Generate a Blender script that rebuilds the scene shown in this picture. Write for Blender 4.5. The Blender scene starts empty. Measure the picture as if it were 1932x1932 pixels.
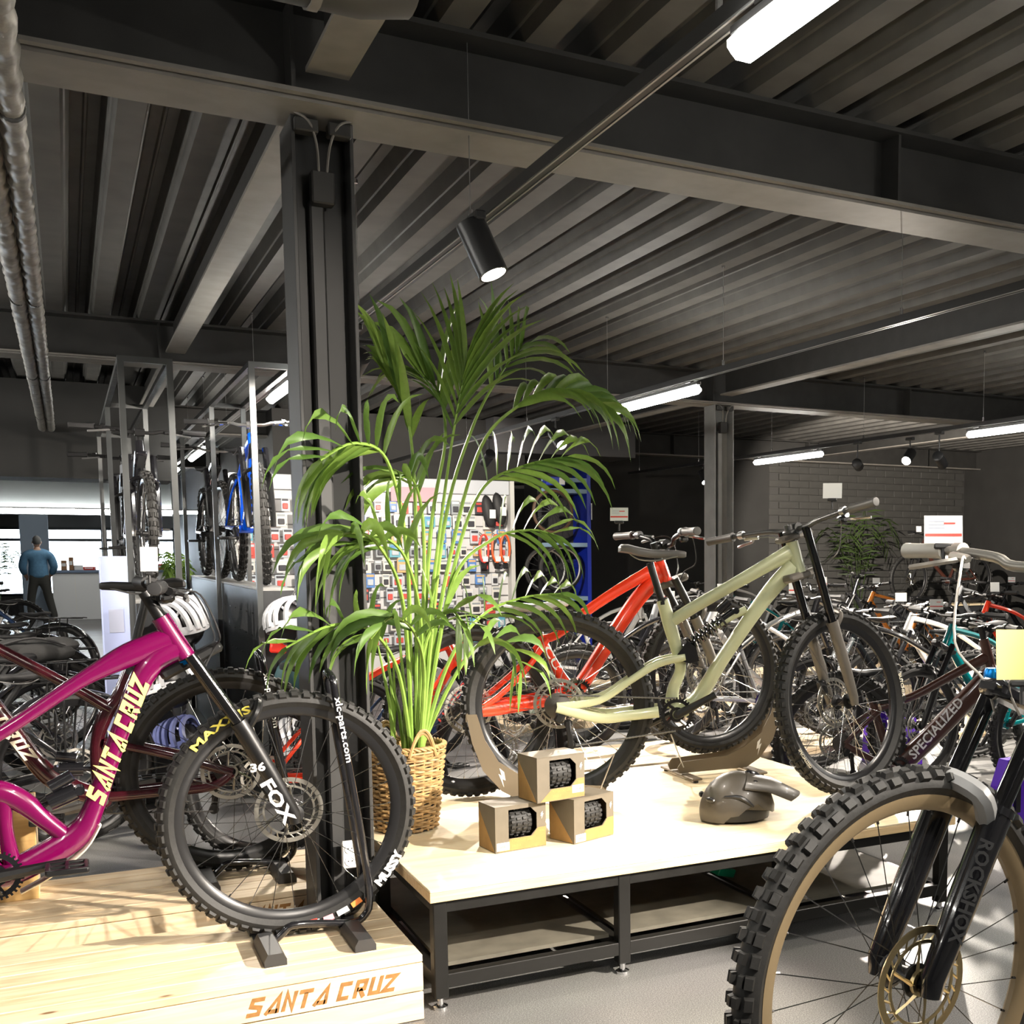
import bpy, bmesh, math, random
from mathutils import Vector, Matrix, Euler
R_ = math.radians
PI = math.pi
scene = bpy.context.scene
COL = scene.collection
random.seed(7)

# ------------------------------------------------------------------ camera
PPX, PPY, FPX, CAMH = 1345.0, 1256.0, 2157.0, 1.35
def _v(x, y, z): return Vector((x, y, z))
_v1 = _v(125 - PPX, 1042 - PPY, FPX).normalized()
_v2 = _v(5200 - PPX, 1042 - PPY, FPX); _v2 = (_v2 - _v1 * _v1.dot(_v2)).normalized()
_up = _v1.cross(_v2) ; _up = -_up if _up.y > 0 else _up
# rows: camera x(right), y(down), z(forward) expressed in the world
CR = Vector((_v2.x, _v1.x, _up.x)); CD = Vector((_v2.y, _v1.y, _up.y)); CF = Vector((_v2.z, _v1.z, _up.z))
CAM = Vector((0, 0, CAMH))
cd = bpy.data.cameras.new('camera')
cam = bpy.data.objects.new('camera', cd); COL.objects.link(cam)
cd.sensor_width = 36; cd.lens = 36 * FPX / 1932
cd.shift_x = (966 - PPX) / 1932; cd.shift_y = (PPY - 966) / 1932
cd.clip_start = 0.05; cd.clip_end = 200
Mc = Matrix((CR, -CD, -CF)).transposed().to_4x4(); Mc.translation = CAM
cam.matrix_world = Mc
scene.camera = cam
scene.view_settings.view_transform = 'Standard'
scene.view_settings.look = 'None'
scene.view_settings.gamma = 1
scene.view_settings.use_curve_mapping = False
scene.view_settings.exposure = 0.95
try:
    scene.cycles.use_denoising = True
    scene.cycles.max_bounces = 5; scene.cycles.diffuse_bounces = 3; scene.cycles.glossy_bounces = 2; scene.cycles.transmission_bounces = 4; scene.cycles.transparent_max_bounces = 4
    scene.cycles.use_adaptive_sampling = True; scene.cycles.adaptive_threshold = .05
    scene.cycles.caustics_reflective = False; scene.cycles.caustics_refractive = False
    scene.cycles.sample_clamp_indirect = 6
except Exception: pass
# daylight outside the shop front
world = bpy.data.worlds.new('overcast_sky'); scene.world = world; world.use_nodes = True
world.node_tree.nodes['Background'].inputs[0].default_value = (0.80, 0.90, 1.0, 1)
world.node_tree.nodes['Background'].inputs[1].default_value = 30.0

def spot_light(loc, target, watt, angle, blend=0.35, col=(1, .90, .78), r=0.025):
    d = bpy.data.lights.new('spot_beam', 'SPOT'); d.energy = watt; d.spot_size = R_(angle); d.spot_blend = blend
    d.color = col; d.shadow_soft_size = r
    o = bpy.data.objects.new('spot_beam', d); COL.objects.link(o)
    o.location = loc; o.rotation_euler = (Vector(target) - Vector(loc)).to_track_quat('-Z', 'Y').to_euler()
    return o
# track spots: (position on the track, aimed at, watts, cone)
SPOTS = [((3.35, 0.95, 2.16), (0.25, 3.60, .25), 1150, 44),
         ((1.19, 3.48, 2.19), (1.85, 2.90, .3), 45, 60),
         ((1.19, 6.10, 2.16), (1.75, 3.85, .4), 150, 62),
         ((1.19, 0.15, 2.16), (0.10, 3.60, .7), 130, 60),
         ((3.35, 2.85, 2.16), (1.95, 3.60, .5), 60, 70),
         ((3.35, 0.45, 2.16), (1.15, 1.60, .9), 190, 50),
         ((6.60, 8.20, 2.16), (4.2, 6.6, .5), 560, 84),
         ((3.35, 8.30, 2.16), (3.6, 6.2, .5), 440, 84),
         ((6.60, 8.90, 2.16), (11.6, 14.4, 1.5), 1300, 50),
         ((6.60, 4.60, 2.16), (4.6, 5.6, .6), 520, 84),
         ((-1.60, 5.20, 2.16), (-.2, 7.2, .6), 260, 80),
         ((1.19, 5.60, 2.16), (.9, 7.4, 1.2), 150, 70),
         ((3.35, 10.2, 2.16), (3.2, 13.0, 1.0), 230, 90),
         ((6.60, 11.9, 2.16), (6.4, 10.4, .4), 260, 84)]
for a_ in SPOTS: spot_light(*a_)

# ------------------------------------------------------------------ pixel -> place helpers (survey of the photograph)
def ray(x, y): return CR * ((x - PPX) / FPX) + CD * ((y - PPY) / FPX) + CF
def onZ(x, y, z): d = ray(x, y); return CAM + d * ((z - CAMH) / d.z)
def onY(x, y, Y): d = ray(x, y); return CAM + d * (Y / d.y)
def onX(x, y, X): d = ray(x, y); return CAM + d * (X / d.x)

# ------------------------------------------------------------------ mesh builder
def cr(pts, k=4, closed=False):
    """Catmull-Rom through tuples of any length"""
    n = len(pts)
    if n < 3: return [tuple(p) for p in pts]
    out = []
    rng = range(n) if closed else range(n - 1)
    for i in rng:
        if closed: p0, p1, p2, p3 = pts[(i-1) % n], pts[i], pts[(i+1) % n], pts[(i+2) % n]
        else: p0, p1, p2, p3 = pts[max(i-1, 0)], pts[i], pts[i+1], pts[min(i+2, n-1)]
        for j in range(k):
            t = j / k
            out.append(tuple(0.5 * (2*b + (c-a)*t + (2*a-5*b+4*c-d)*t*t + (3*b-a-3*c+d)*t**3) for a, b, c, d in zip(p0, p1, p2, p3)))
    if not closed: out.append(tuple(pts[-1]))
    return out

class MB:
    def __init__(s): s.V = []; s.F = []
    def add(s, vs, fs):
        o = len(s.V); s.V.extend(tuple(v) for v in vs); s.F.extend(tuple(i + o for i in f) for f in fs); return s
    def box(s, c, size, rot=None, bev=0.0):
        hx, hy, hz = size[0]/2, size[1]/2, size[2]/2
        c = Vector(c)
        if bev <= 0:
            vs = [Vector((x*hx, y*hy, z*hz)) for z in (-1, 1) for y in (-1, 1) for x in (-1, 1)]
            fs = [(0,2,3,1),(4,5,7,6),(0,1,5,4),(2,6,7,3),(0,4,6,2),(1,3,7,5)]
        else:
            b = min(bev, hx*.9, hy*.9, hz*.9); vs = []; idx = {}
            for sz in (-1, 1):
                for sy in (-1, 1):
                    for sx in (-1, 1):
                        for a in range(3):
                            p = [sx*(hx-b), sy*(hy-b), sz*(hz-b)]
                            p[a] = (sx*hx, sy*hy, sz*hz)[a]
                            idx[(sx, sy, sz, a)] = len(vs); vs.append(Vector(p))
            fs = []
            I = lambda sx, sy, sz, a: idx[(sx, sy, sz, a)]
            for q in (-1, 1):
                f = [I(q,-1,-1,0), I(q,1,-1,0), I(q,1,1,0), I(q,-1,1,0)]; fs.append(f if q > 0 else f[::-1])
                f = [I(-1,q,-1,1), I(1,q,-1,1), I(1,q,1,1), I(-1,q,1,1)]; fs.append(f[::-1] if q > 0 else f)
                f = [I(-1,-1,q,2), I(1,-1,q,2), I(1,1,q,2), I(-1,1,q,2)]; fs.append(f if q > 0 else f[::-1])
            for a in (-1, 1):
                for b_ in (-1, 1):
                    fs.append([I(a,b_,-1,0), I(a,b_,-1,1), I(a,b_,1,1), I(a,b_,1,0)])
                    fs.append([I(a,-1,b_,0), I(a,-1,b_,2), I(a,1,b_,2), I(a,1,b_,0)])
                    fs.append([I(-1,a,b_,1), I(-1,a,b_,2), I(1,a,b_,2), I(1,a,b_,1)])
                    for c_ in (-1, 1): fs.append([I(a,b_,c_,0), I(a,b_,c_,1), I(a,b_,c_,2)])
        if rot is not None: vs = [rot @ v for v in vs]
        return s.add([v + c for v in vs], fs)
    def tube(s, pts, r, n=8, caps=True, closed=False):
        pts = [Vector(p) for p in pts]; m = len(pts)
        rr = r if isinstance(r, (list, tuple)) else [r] * m
        tang = []
        for i in range(m):
            if closed: t = pts[(i+1) % m] - pts[i-1]
            else: t = pts[min(i+1, m-1)] - pts[max(i-1, 0)]
            tang.append(t.normalized() if t.length > 1e-9 else Vector((0, 0, 1)))
        a = Vector((0, 0, 1)) if abs(tang[0].z) < .9 else Vector((1, 0, 0))
        nrm = tang[0].cross(a).normalized()
        vs = []
        for i in range(m):
            nrm = (nrm - tang[i] * nrm.dot(tang[i]))
            nrm = nrm.normalized() if nrm.length > 1e-6 else tang[i].orthogonal().normalized()
            b = tang[i].cross(nrm)
            for j in range(n):
                an = 2*PI*j/n
                vs.append(pts[i] + (nrm*math.cos(an) + b*math.sin(an)) * rr[i])
        fs = []
        for i in range(m if closed else m-1):
            i2 = (i+1) % m
            for j in range(n):
                j2 = (j+1) % n
                fs.append((i*n+j, i*n+j2, i2*n+j2, i2*n+j))
        if caps and not closed:
            fs.append(tuple(range(n))[::-1]); fs.append(tuple((m-1)*n + j for j in range(n)))
        return s.add(vs, fs)
    def ptube(s, pts, n=12, e=2.3, k=4):
        """tube lying in the bike's own plane; points (u, w, in-plane half size, lateral half size, lateral offset)"""
        pts = [tuple(p) + (0.0,) * (5 - len(p)) for p in pts]
        if k > 1: pts = cr(pts, k)
        m = len(pts); vs = []
        for i, (u, w, ru, rv, v) in enumerate(pts):
            a, b = pts[max(i-1, 0)], pts[min(i+1, m-1)]
            t = Vector((b[0]-a[0], b[1]-a[1])).normalized(); nn = Vector((-t.y, t.x))
            for j in range(n):
                an = 2*PI*j/n; c_, s_ = math.cos(an), math.sin(an)
                x = math.copysign(abs(c_)**(2/e), c_) * ru; y = math.copysign(abs(s_)**(2/e), s_) * rv
                vs.append((u + nn.x*x, v + y, w + nn.y*x))
        fs = [(i*n+j, i*n+(j+1) % n, (i+1)*n+(j+1) % n, (i+1)*n+j) for i in range(m-1) for j in range(n)]
        fs.append(tuple(range(n))[::-1]); fs.append(tuple((m-1)*n + j for j in range(n)))
        return s.add(vs, fs)
    def lathe(s, prof, n=24, axis='z', c=(0, 0, 0), M=None, closed=False):
        vs = []; c = Vector(c); m = len(prof)
        for r, h in prof:
            for j in range(n):
                a = 2*PI*j/n; x, y = r*math.cos(a), r*math.sin(a)
                p = Vector((x, y, h)) if axis == 'z' else (Vector((x, h, y)) if axis == 'y' else Vector((h, x, y)))
                vs.append((M @ p if M is not None else p) + c)
        fs = []
        for i in range(m if closed else m-1):
            i2 = (i+1) % m
            for j in range(n): fs.append((i*n+j, i*n+(j+1) % n, i2*n+(j+1) % n, i2*n+j))
        if not closed:
            if prof[0][0] > 1e-6: fs.append(tuple(range(n))[::-1])
            if prof[-1][0] > 1e-6: fs.append(tuple((m-1)*n+j for j in range(n)))
        return s.add(vs, fs)
    def cyl(s, a, b, r, n=12, r2=None): return s.tube([a, b], [r, r if r2 is None else r2], n)
    def prism(s, poly, fmap, h0, h1):
        """polygon (2-D points) extruded; fmap(x, y, h) -> place"""
        n = len(poly)
        vs = [fmap(x, y, h0) for x, y in poly] + [fmap(x, y, h1) for x, y in poly]
        fs = [tuple(range(n))[::-1], tuple(range(n, 2*n))] + [(i, (i+1) % n, n+(i+1) % n, n+i) for i in range(n)]
        return s.add(vs, fs)
    def ell(s, c, r, nu=12, nv=8, rot=None):
        vs = []; c = Vector(c)
        for i in range(nv+1):
            th = PI*i/nv
            for j in range(nu):
                ph = 2*PI*j/nu
                p = Vector((r[0]*math.sin(th)*math.cos(ph), r[1]*math.sin(th)*math.sin(ph), r[2]*math.cos(th)))
                vs.append((rot @ p if rot is not None else p) + c)
        fs = [(i*nu+j, (i+1)*nu+j, (i+1)*nu+(j+1) % nu, i*nu+(j+1) % nu) for i in range(nv) for j in range(nu)]
        return s.add(vs, fs)
    def loft(s, rings, caps=True):
        n = len(rings[0]); vs = [p for r in rings for p in r]
        fs = [(i*n+j, i*n+(j+1) % n, (i+1)*n+(j+1) % n, (i+1)*n+j) for i in range(len(rings)-1) for j in range(n)]
        if caps: fs.append(tuple(range(n))[::-1]); fs.append(tuple((len(rings)-1)*n+j for j in range(n)))
        return s.add(vs, fs)
    def mesh(s, name, mat, smooth=38):
        me = bpy.data.meshes.new(name); me.from_pydata([tuple(v) for v in s.V], [], s.F)
        bm = bmesh.new(); bm.from_mesh(me); bmesh.ops.recalc_face_normals(bm, faces=bm.faces); bm.to_mesh(me); bm.free()
        if mat: me.materials.append(mat)
        if smooth:
            me.polygons.foreach_set('use_smooth', [True]*len(me.polygons)); me.set_sharp_from_angle(angle=R_(smooth))
        me.update(); return me
    def build(s, name, mat, parent=None, M=None, smooth=38, **kw):
        return put(name, s.mesh(name, mat, smooth), parent, M, **kw)

def put(name, me, parent=None, M=None, label=None, cat=None, group=None, kind=None):
    o = bpy.data.objects.new(name, me); COL.objects.link(o)
    if parent is not None: o.parent = parent
    if M is not None: o.matrix_local = M
    tag(o, label, cat, group, kind); return o
def tag(o, label=None, cat=None, group=None, kind=None):
    if label: o['label'] = label
    if cat: o['category'] = cat
    if group: o['group'] = group
    if kind: o['kind'] = kind
    return o
def thing(name, label, cat, loc=(0, 0, 0), rz=0.0, group=None):
    o = bpy.data.objects.new(name, None); COL.objects.link(o); o.empty_display_size = .1
    o.location = loc; o.rotation_euler = (0, 0, rz); return tag(o, label, cat, group)
def T(x, y, z): return Matrix.Translation((x, y, z))
def TR(loc, rz=0, rx=0, ry=0): return Matrix.Translation(loc) @ Euler((rx, ry, rz)).to_matrix().to_4x4()

# ------------------------------------------------------------------ materials
_mats = {}
def mat(name, col, rough=.5, metal=0.0, noise=0.0, scale=30, bump=0.0, coat=0.0, spec=None, emit=None, estr=0, alpha=None, trans=0, col2=None, rvar=0.0):
    if name in _mats: return _mats[name]
    m = bpy.data.materials.new(name); m.use_nodes = True; nt = m.node_tree; b = nt.nodes['Principled BSDF']
    b.inputs['Base Color'].default_value = (*col, 1); b.inputs['Roughness'].default_value = rough; b.inputs['Metallic'].default_value = metal
    b.inputs['Coat Weight'].default_value = coat; b.inputs['Coat Roughness'].default_value = .05
    if spec is not None: b.inputs['Specular IOR Level'].default_value = spec
    if trans: b.inputs['Transmission Weight'].default_value = trans
    if alpha is not None: b.inputs['Alpha'].default_value = alpha
    if emit: b.inputs['Emission Color'].default_value = (*emit, 1); b.inputs['Emission Strength'].default_value = estr
    if noise or bump or rvar:
        tc = nt.nodes.new('ShaderNodeTexCoord'); nz = nt.nodes.new('ShaderNodeTexNoise')
        nz.inputs['Scale'].default_value = scale; nz.inputs['Detail'].default_value = 4
        nt.links.new(tc.outputs['Object'], nz.inputs['Vector'])
        if noise:
            mx = nt.nodes.new('ShaderNodeMix'); mx.data_type = 'RGBA'
            c2 = col2 or tuple(min(1, c*(1-noise)) for c in col)
            mx.inputs[6].default_value = (*col, 1); mx.inputs[7].default_value = (*c2, 1)
            rp = nt.nodes.new('ShaderNodeValToRGB'); rp.color_ramp.elements[0].position = .35; rp.color_ramp.elements[1].position = .68
            nt.links.new(nz.outputs['Fac'], rp.inputs['Fac']); nt.links.new(rp.outputs['Color'], mx.inputs[0]); nt.links.new(mx.outputs[2], b.inputs['Base Color'])
        if rvar:
            mr = nt.nodes.new('ShaderNodeMapRange'); mr.inputs['To Min'].default_value = max(0.02, rough-rvar); mr.inputs['To Max'].default_value = min(1, rough+rvar)
            nt.links.new(nz.outputs['Fac'], mr.inputs['Value']); nt.links.new(mr.outputs[0], b.inputs['Roughness'])
        if bump:
            bp = nt.nodes.new('ShaderNodeBump'); bp.inputs['Strength'].default_value = bump; bp.inputs['Distance'].default_value = .01
            nt.links.new(nz.outputs['Fac'], bp.inputs['Height']); nt.links.new(bp.outputs['Normal'], b.inputs['Normal'])
    _mats[name] = m; return m
def wood(name, c1, c2, axis=0, rough=.5, stretch=14, knots=True, seed=0):
    """pine boards: grain runs along the given axis"""
    if name in _mats: return _mats[name]
    m = bpy.data.materials.new(name); m.use_nodes = True; nt = m.node_tree; b = nt.nodes['Principled BSDF']; L = nt.links.new
    tc = nt.nodes.new('ShaderNodeTexCoord'); mp = nt.nodes.new('ShaderNodeMapping'); oi = nt.nodes.new('ShaderNodeObjectInfo')
    sc = [stretch]*3; sc[axis] = 1.2; mp.inputs['Scale'].default_value = sc
    vm = nt.nodes.new('ShaderNodeVectorMath'); vm.operation = 'MULTIPLY_ADD'
    cx = nt.nodes.new('ShaderNodeCombineXYZ')
    for i in range(3): L(oi.outputs['Random'], cx.inputs[i])
    vm.inputs[1].default_value = (9, 13, 17); L(cx.outputs[0], vm.inputs[0]); L(tc.outputs['Object'], vm.inputs[2])
    L(vm.outputs[0], mp.inputs['Vector'])
    nz = nt.nodes.new('ShaderNodeTexNoise'); nz.inputs['Scale'].default_value = 2.4; nz.inputs['Detail'].default_value = 6; nz.inputs['Distortion'].default_value = 1.2
    L(mp.outputs[0], nz.inputs['Vector'])
    rp = nt.nodes.new('ShaderNodeValToRGB'); e = rp.color_ramp.elements
    e[0].position = .30; e[0].color = (*c2, 1); e[1].position = .62; e[1].color = (*c1, 1)
    L(nz.outputs['Fac'], rp.inputs['Fac']); last = rp.outputs['Color']
    if knots:
        mk = nt.nodes.new('ShaderNodeMapping'); ks = [7.0]*3; ks[axis] = 3.0; mk.inputs['Scale'].default_value = ks
        L(vm.outputs[0], mk.inputs['Vector'])
        vo = nt.nodes.new('ShaderNodeTexVoronoi'); vo.inputs['Scale'].default_value = 1.0; L(mk.outputs[0], vo.inputs['Vector'])
        kr = nt.nodes.new('ShaderNodeValToRGB'); kr.color_ramp.elements[0].position = .03; kr.color_ramp.elements[1].position = .075
        L(vo.outputs['Distance'], kr.inputs['Fac'])
        mx = nt.nodes.new('ShaderNodeMix'); mx.data_type = 'RGBA'; mx.inputs[6].default_value = (c2[0]*.30, c2[1]*.22, c2[2]*.15, 1)
        L(kr.outputs['Color'], mx.inputs[0]); L(last, mx.inputs[7]); last = mx.outputs[2]
    L(last, b.inputs['Base Color']); b.inputs['Roughness'].default_value = rough
    bp = nt.nodes.new('ShaderNodeBump'); bp.inputs['Strength'].default_value = .12; bp.inputs['Distance'].default_value = .004
    L(nz.outputs['Fac'], bp.inputs['Height']); L(bp.outputs['Normal'], b.inputs['Normal'])
    _mats[name] = m; return m

M_black = mat('black_metal', (.008, .008, .0085), .38, .0, rvar=.08)
M_blackg = mat('gloss_black', (.010, .010, .012), .18, .0, coat=.6)
M_blackm = mat('matt_black', (.016, .016, .017), .6)
M_rubber = mat('tyre_rubber', (.014, .0135, .0125), .62, noise=.35, scale=60, bump=.12)
M_rim = mat('black_rim', (.014, .014, .015), .28)
M_chrome = mat('polished_metal', (.75, .75, .76), .18, 1.0)
M_alu = mat('brushed_aluminium', (.55, .55, .55), .32, 1.0)
M_grey = mat('grey_metal', (.20, .20, .20), .35, .6)
M_gold = mat('gold_steel', (.62, .50, .28), .3, 1.0)
M_spoke = mat('spoke_steel', (.10, .10, .10), .25, .8)
M_spokes = mat('bright_spokes', (.55, .55, .55), .25, 1.0)
M_white = mat('white_print', (.85, .85, .83), .5)
M_card = mat('white_card', (.82, .82, .80), .55)
M_redp = mat('red_print', (.75, .06, .04), .5)
M_yellowp = mat('yellow_print', (.95, .80, .12), .5)
M_tan = mat('tan_print', (.42, .24, .07), .6)

# ------------------------------------------------------------------ lettering
STROKE = {'S': [[(.80,.88),(.16,.88),(.13,.56),(.66,.44),(.63,.12),(.0,.12)]], 'A': [[(.02,.0),(.60,.90),(.66,.0)], [(.16,.12),(.64,.12)]],
 'N': [[(.12,0),(.12,.95),(.60,.08),(.60,1.0)]], 'T': [[(.0,.88),(.78,.88)], [(.40,.80),(.40,0)]], 'C': [[(.72,.88),(.12,.88),(.12,.12),(.68,.12)]],
 'R': [[(.12,0),(.12,.88),(.62,.88),(.60,.46),(.15,.46)], [(.34,.46),(.66,.0)]], 'U': [[(.12,1),(.12,.12),(.62,.12),(.62,1)]],
 'Z': [[(.0,.88),(.70,.88),(.06,.12),(.76,.12)]]}
def ribbon(pl, t):
    """thick polyline -> polygon with mitred corners"""
    n = len(pl); L = []; Rr = []
    for i in range(n):
        p = Vector(pl[i])
        d1 = (Vector(pl[i]) - Vector(pl[i-1])).normalized() if i else None
        d2 = (Vector(pl[i+1]) - Vector(pl[i])).normalized() if i < n-1 else None
        n1 = Vector((-d1.y, d1.x)) if d1 else None; n2 = Vector((-d2.y, d2.x)) if d2 else None
        if n1 is None: off = n2 * t/2
        elif n2 is None: off = n1 * t/2
        else:
            m = (n1 + n2).normalized(); off = m * (t/2 / max(.45, m.dot(n1)))
        L.append(p + off); Rr.append(p - off)
    return L, Rr
def logo(mb, text, fmap, h, shear=.30, t=.23, gap=.14, d0=0, d1=.001, wscale=1.0):
    """angular logo lettering; fmap(x, y, depth) with x along the line, y up, in metres"""
    x = 0
    for ch in text:
        if ch == ' ': x += .42; continue
        w = 0
        for st in STROKE[ch]:
            L, Rr = ribbon(st, t)
            for i in range(len(st)-1):
                q = [L[i], L[i+1], Rr[i+1], Rr[i]]
                P2 = [((x + p.x + p.y*shear)*h*wscale, p.y*h) for p in q]
                vs = [fmap(a, b, d0) for a, b in P2] + [fmap(a, b, d1) for a, b in P2]
                mb.add(vs, [(0,1,2,3),(7,6,5,4),(0,4,5,1),(1,5,6,2),(2,6,7,3),(3,7,4,0)])
            w = max(w, max(p[0] for p in st))
        x += w + t*.5 + gap
    return x*h*wscale
_txt = {}
def text_geo(s, bold=0.0, shear=0.0):
    key = (s, bold, shear)
    if key in _txt: return _txt[key]
    cu = bpy.data.curves.new('lettering', 'FONT'); cu.body = s; cu.size = 1; cu.offset = bold; cu.shear = shear; cu.resolution_u = 2
    ob = bpy.data.objects.new('lettering', cu); COL.objects.link(ob)
    dg = bpy.context.evaluated_depsgraph_get(); dg.update(); ev = ob.evaluated_get(dg); me = ev.to_mesh()
    vs = [(v.co.x, v.co.y) for v in me.vertices]; fs = [tuple(p.vertices) for p in me.polygons]
    ev.to_mesh_clear(); bpy.data.objects.remove(ob); bpy.data.curves.remove(cu)
    w = max([v[0] for v in vs] or [1]); _txt[key] = (vs, fs, w); return _txt[key]
def text(mb, s, fmap, size, width=None, bold=0.012, shear=0.0, depth=0.0006):
    vs, fs, w = text_geo(s, bold, shear); k = (width / w) if width else size
    return mb.add([fmap(x*k, y*size*1.4, depth) for x, y in vs], fs)
# ================================================================== THE ROOM
def S(mb, name, m, parent=None, **kw):
    return mb.build(name, m, parent, kind=('structure' if parent is None else None), **kw)
# floor: grey speckled resin
def floor_mat():
    m = bpy.data.materials.new('grey_resin_floor'); m.use_nodes = True; nt = m.node_tree; b = nt.nodes['Principled BSDF']; L = nt.links.new
    tc = nt.nodes.new('ShaderNodeTexCoord')
    n1 = nt.nodes.new('ShaderNodeTexNoise'); n1.inputs['Scale'].default_value = 260; n1.inputs['Detail'].default_value = 2
    n2 = nt.nodes.new('ShaderNodeTexNoise'); n2.inputs['Scale'].default_value = 1.6; n2.inputs['Detail'].default_value = 5
    L(tc.outputs['Object'], n1.inputs['Vector']); L(tc.outputs['Object'], n2.inputs['Vector'])
    r1 = nt.nodes.new('ShaderNodeValToRGB'); r1.color_ramp.elements[0].position = .36; r1.color_ramp.elements[0].color = (.068, .064, .056, 1)
    r1.color_ramp.elements[1].position = .70; r1.color_ramp.elements[1].color = (.25, .237, .208, 1)
    e = r1.color_ramp.elements.new(.5); e.color = (.132, .125, .110, 1)
    mx = nt.nodes.new('ShaderNodeMix'); mx.data_type = 'RGBA'; mx.blend_type = 'MULTIPLY'; mx.inputs[0].default_value = .5
    L(n1.outputs['Fac'], r1.inputs['Fac']); L(r1.outputs['Color'], mx.inputs[6]); L(n2.outputs['Color'], mx.inputs[7]); 
    hs = nt.nodes.new('ShaderNodeHueSaturation'); hs.inputs['Saturation'].default_value = .25; hs.inputs['Value'].default_value = 1.25
    L(mx.outputs[2], hs.inputs['Color']); L(hs.outputs[0], b.inputs['Base Color']); b.inputs['Roughness'].default_value = .38
    mr = nt.nodes.new('ShaderNodeMapRange'); mr.inputs['To Min'].default_value = .28; mr.inputs['To Max'].default_value = .5
    L(n2.outputs['Fac'], mr.inputs['Value']); L(mr.outputs[0], b.inputs['Roughness'])
    return m
X0, X1, Y0, Y1, YB = -7.0, 13.0, -4.5, 29.0, 14.6
S(MB().box(((X0+X1)/2, (Y0+Y1)/2, -.05), (X1-X0+.4, Y1-Y0+.4, .1)), 'floor', floor_mat(), smooth=0)
M_deck = mat('painted_steel_deck', (.110, .106, .098), .62, noise=.25, scale=6, bump=.03)
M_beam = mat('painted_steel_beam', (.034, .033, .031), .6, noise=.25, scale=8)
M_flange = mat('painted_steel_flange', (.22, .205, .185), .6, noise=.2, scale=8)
M_wall = mat('dark_painted_wall', (.034, .033, .031), .7, noise=.2, scale=3)
# corrugated deck ceiling
ZD = 2.98
prof = [(-.048, 0), (.048, 0), (.060, .045), (.067, .050), (.070, .058), (.088, .120), (.130, .120), (.136, .108), (.144, .108), (.150, .120), (.192, .120), (.210, .058), (.213, .050), (.220, .045)]
pts = []
k = math.floor(X0/.28) - 1
while k*.28 < X1 + .3:
    pts += [(k*.28 + .01 + a, ZD + b) for a, b in prof]; k += 1
mb = MB(); n = len(pts)
mb.add([(x, Y0-.1, z) for x, z in pts] + [(x, Y1+.1, z) for x, z in pts], [(i, i+1, n+i+1, n+i) for i in range(n-1)])
mb.add([(pts[0][0], Y0-.1, 3.2), (pts[-1][0], Y0-.1, 3.2), (pts[-1][0], Y1+.1, 3.2), (pts[0][0], Y1+.1, 3.2)], [(0, 1, 2, 3)])
S(mb, 'ceiling', M_deck, smooth=0)
# walls
S(MB().box((X0-.1, (Y0+Y1)/2, 1.6), (.2, Y1-Y0, 3.2)), 'wall_left', M_wall, smooth=0)
S(MB().box((X1+.1, (Y0+YB)/2+.2, 1.6), (.2, YB-Y0+.6, 3.2)), 'wall_right', M_wall, smooth=0)
S(MB().box(((X0+X1)/2, Y0-.1, 1.6), (X1-X0, .2, 3.2)), 'wall_front', mat('light_painted_wall', (.42, .41, .39), .7, noise=.1, scale=3), smooth=0)
XP = 2.2
S(MB().box((XP+.1, (YB+Y1)/2+.1, 1.6), (.2, Y1-YB-.2, 3.2)), 'wall_partition', M_wall, smooth=0)
# painted brick wall at the back: courses of blocks
M_brick = mat('painted_brick', (.070, .068, .063), .62, noise=.2, scale=5, bump=.08)
wb = S(MB().box(((XP+X1)/2, YB+.12, 1.6), (X1-XP, .2, 3.2)), 'wall_back', mat('painted_mortar', (.062, .060, .057), .75), smooth=0)
bw, bh = .36, .105
bme = MB().box((0, 0, 0), (bw-.010, .04, bh-.010), bev=.004).mesh('brick', M_brick, 0)
row = 0; z = .06
while z < 2.7:
    x = 9.35 + (bw/2 if row % 2 else 0)
    while x < X1 - .15:
        put('brick', bme, wb, T(x, YB+.004, z)); x += bw
    z += bh; row += 1
S(MB().box((5.68, YB+.008, 1.5), (7.0, .03, 3.0)), 'wall_panel', M_wall, wb)
# main beams across the room (I-sections)
def beam(Y, x0, x1, zb=2.68, zt=2.98, w=.27, strip=True):
    mb = MB()
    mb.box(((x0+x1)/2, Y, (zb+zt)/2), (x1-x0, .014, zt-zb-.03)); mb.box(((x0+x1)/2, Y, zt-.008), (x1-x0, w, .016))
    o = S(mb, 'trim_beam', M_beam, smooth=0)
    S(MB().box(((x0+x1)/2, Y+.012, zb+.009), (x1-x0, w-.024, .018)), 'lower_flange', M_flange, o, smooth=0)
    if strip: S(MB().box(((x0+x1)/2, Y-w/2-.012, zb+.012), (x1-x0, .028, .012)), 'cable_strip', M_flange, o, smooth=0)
    x = x0 + .9
    while x < x1:   # web stiffeners and clamps
        S(MB().box((x, Y-.06, (zb+zt)/2), (.012, .11, zt-zb-.03)), 'stiffener', M_beam, o, smooth=0); x += 2.25
    return o
beam(3.785, X0, X1); beam(9.25, X0, X1); beam(-1.7, X0, X1, strip=False)
beam(14.35, X0, X1, strip=False); beam(20.0, X0, XP, strip=False)
def secbeam(X, y0, y1, w=.125, zb=2.765):
    mb = MB().box((X, (y0+y1)/2, 2.87), (.01, y1-y0, .2))
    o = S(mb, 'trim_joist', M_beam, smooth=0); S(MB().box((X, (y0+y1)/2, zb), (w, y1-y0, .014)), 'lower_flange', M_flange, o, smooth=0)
for X in (.745, 5.27, -3.8, 9.8):
    for a, b in ((-1.6, 3.66), (3.93, 9.12), (9.4, 14.2)): secbeam(X, a, b)
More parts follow.
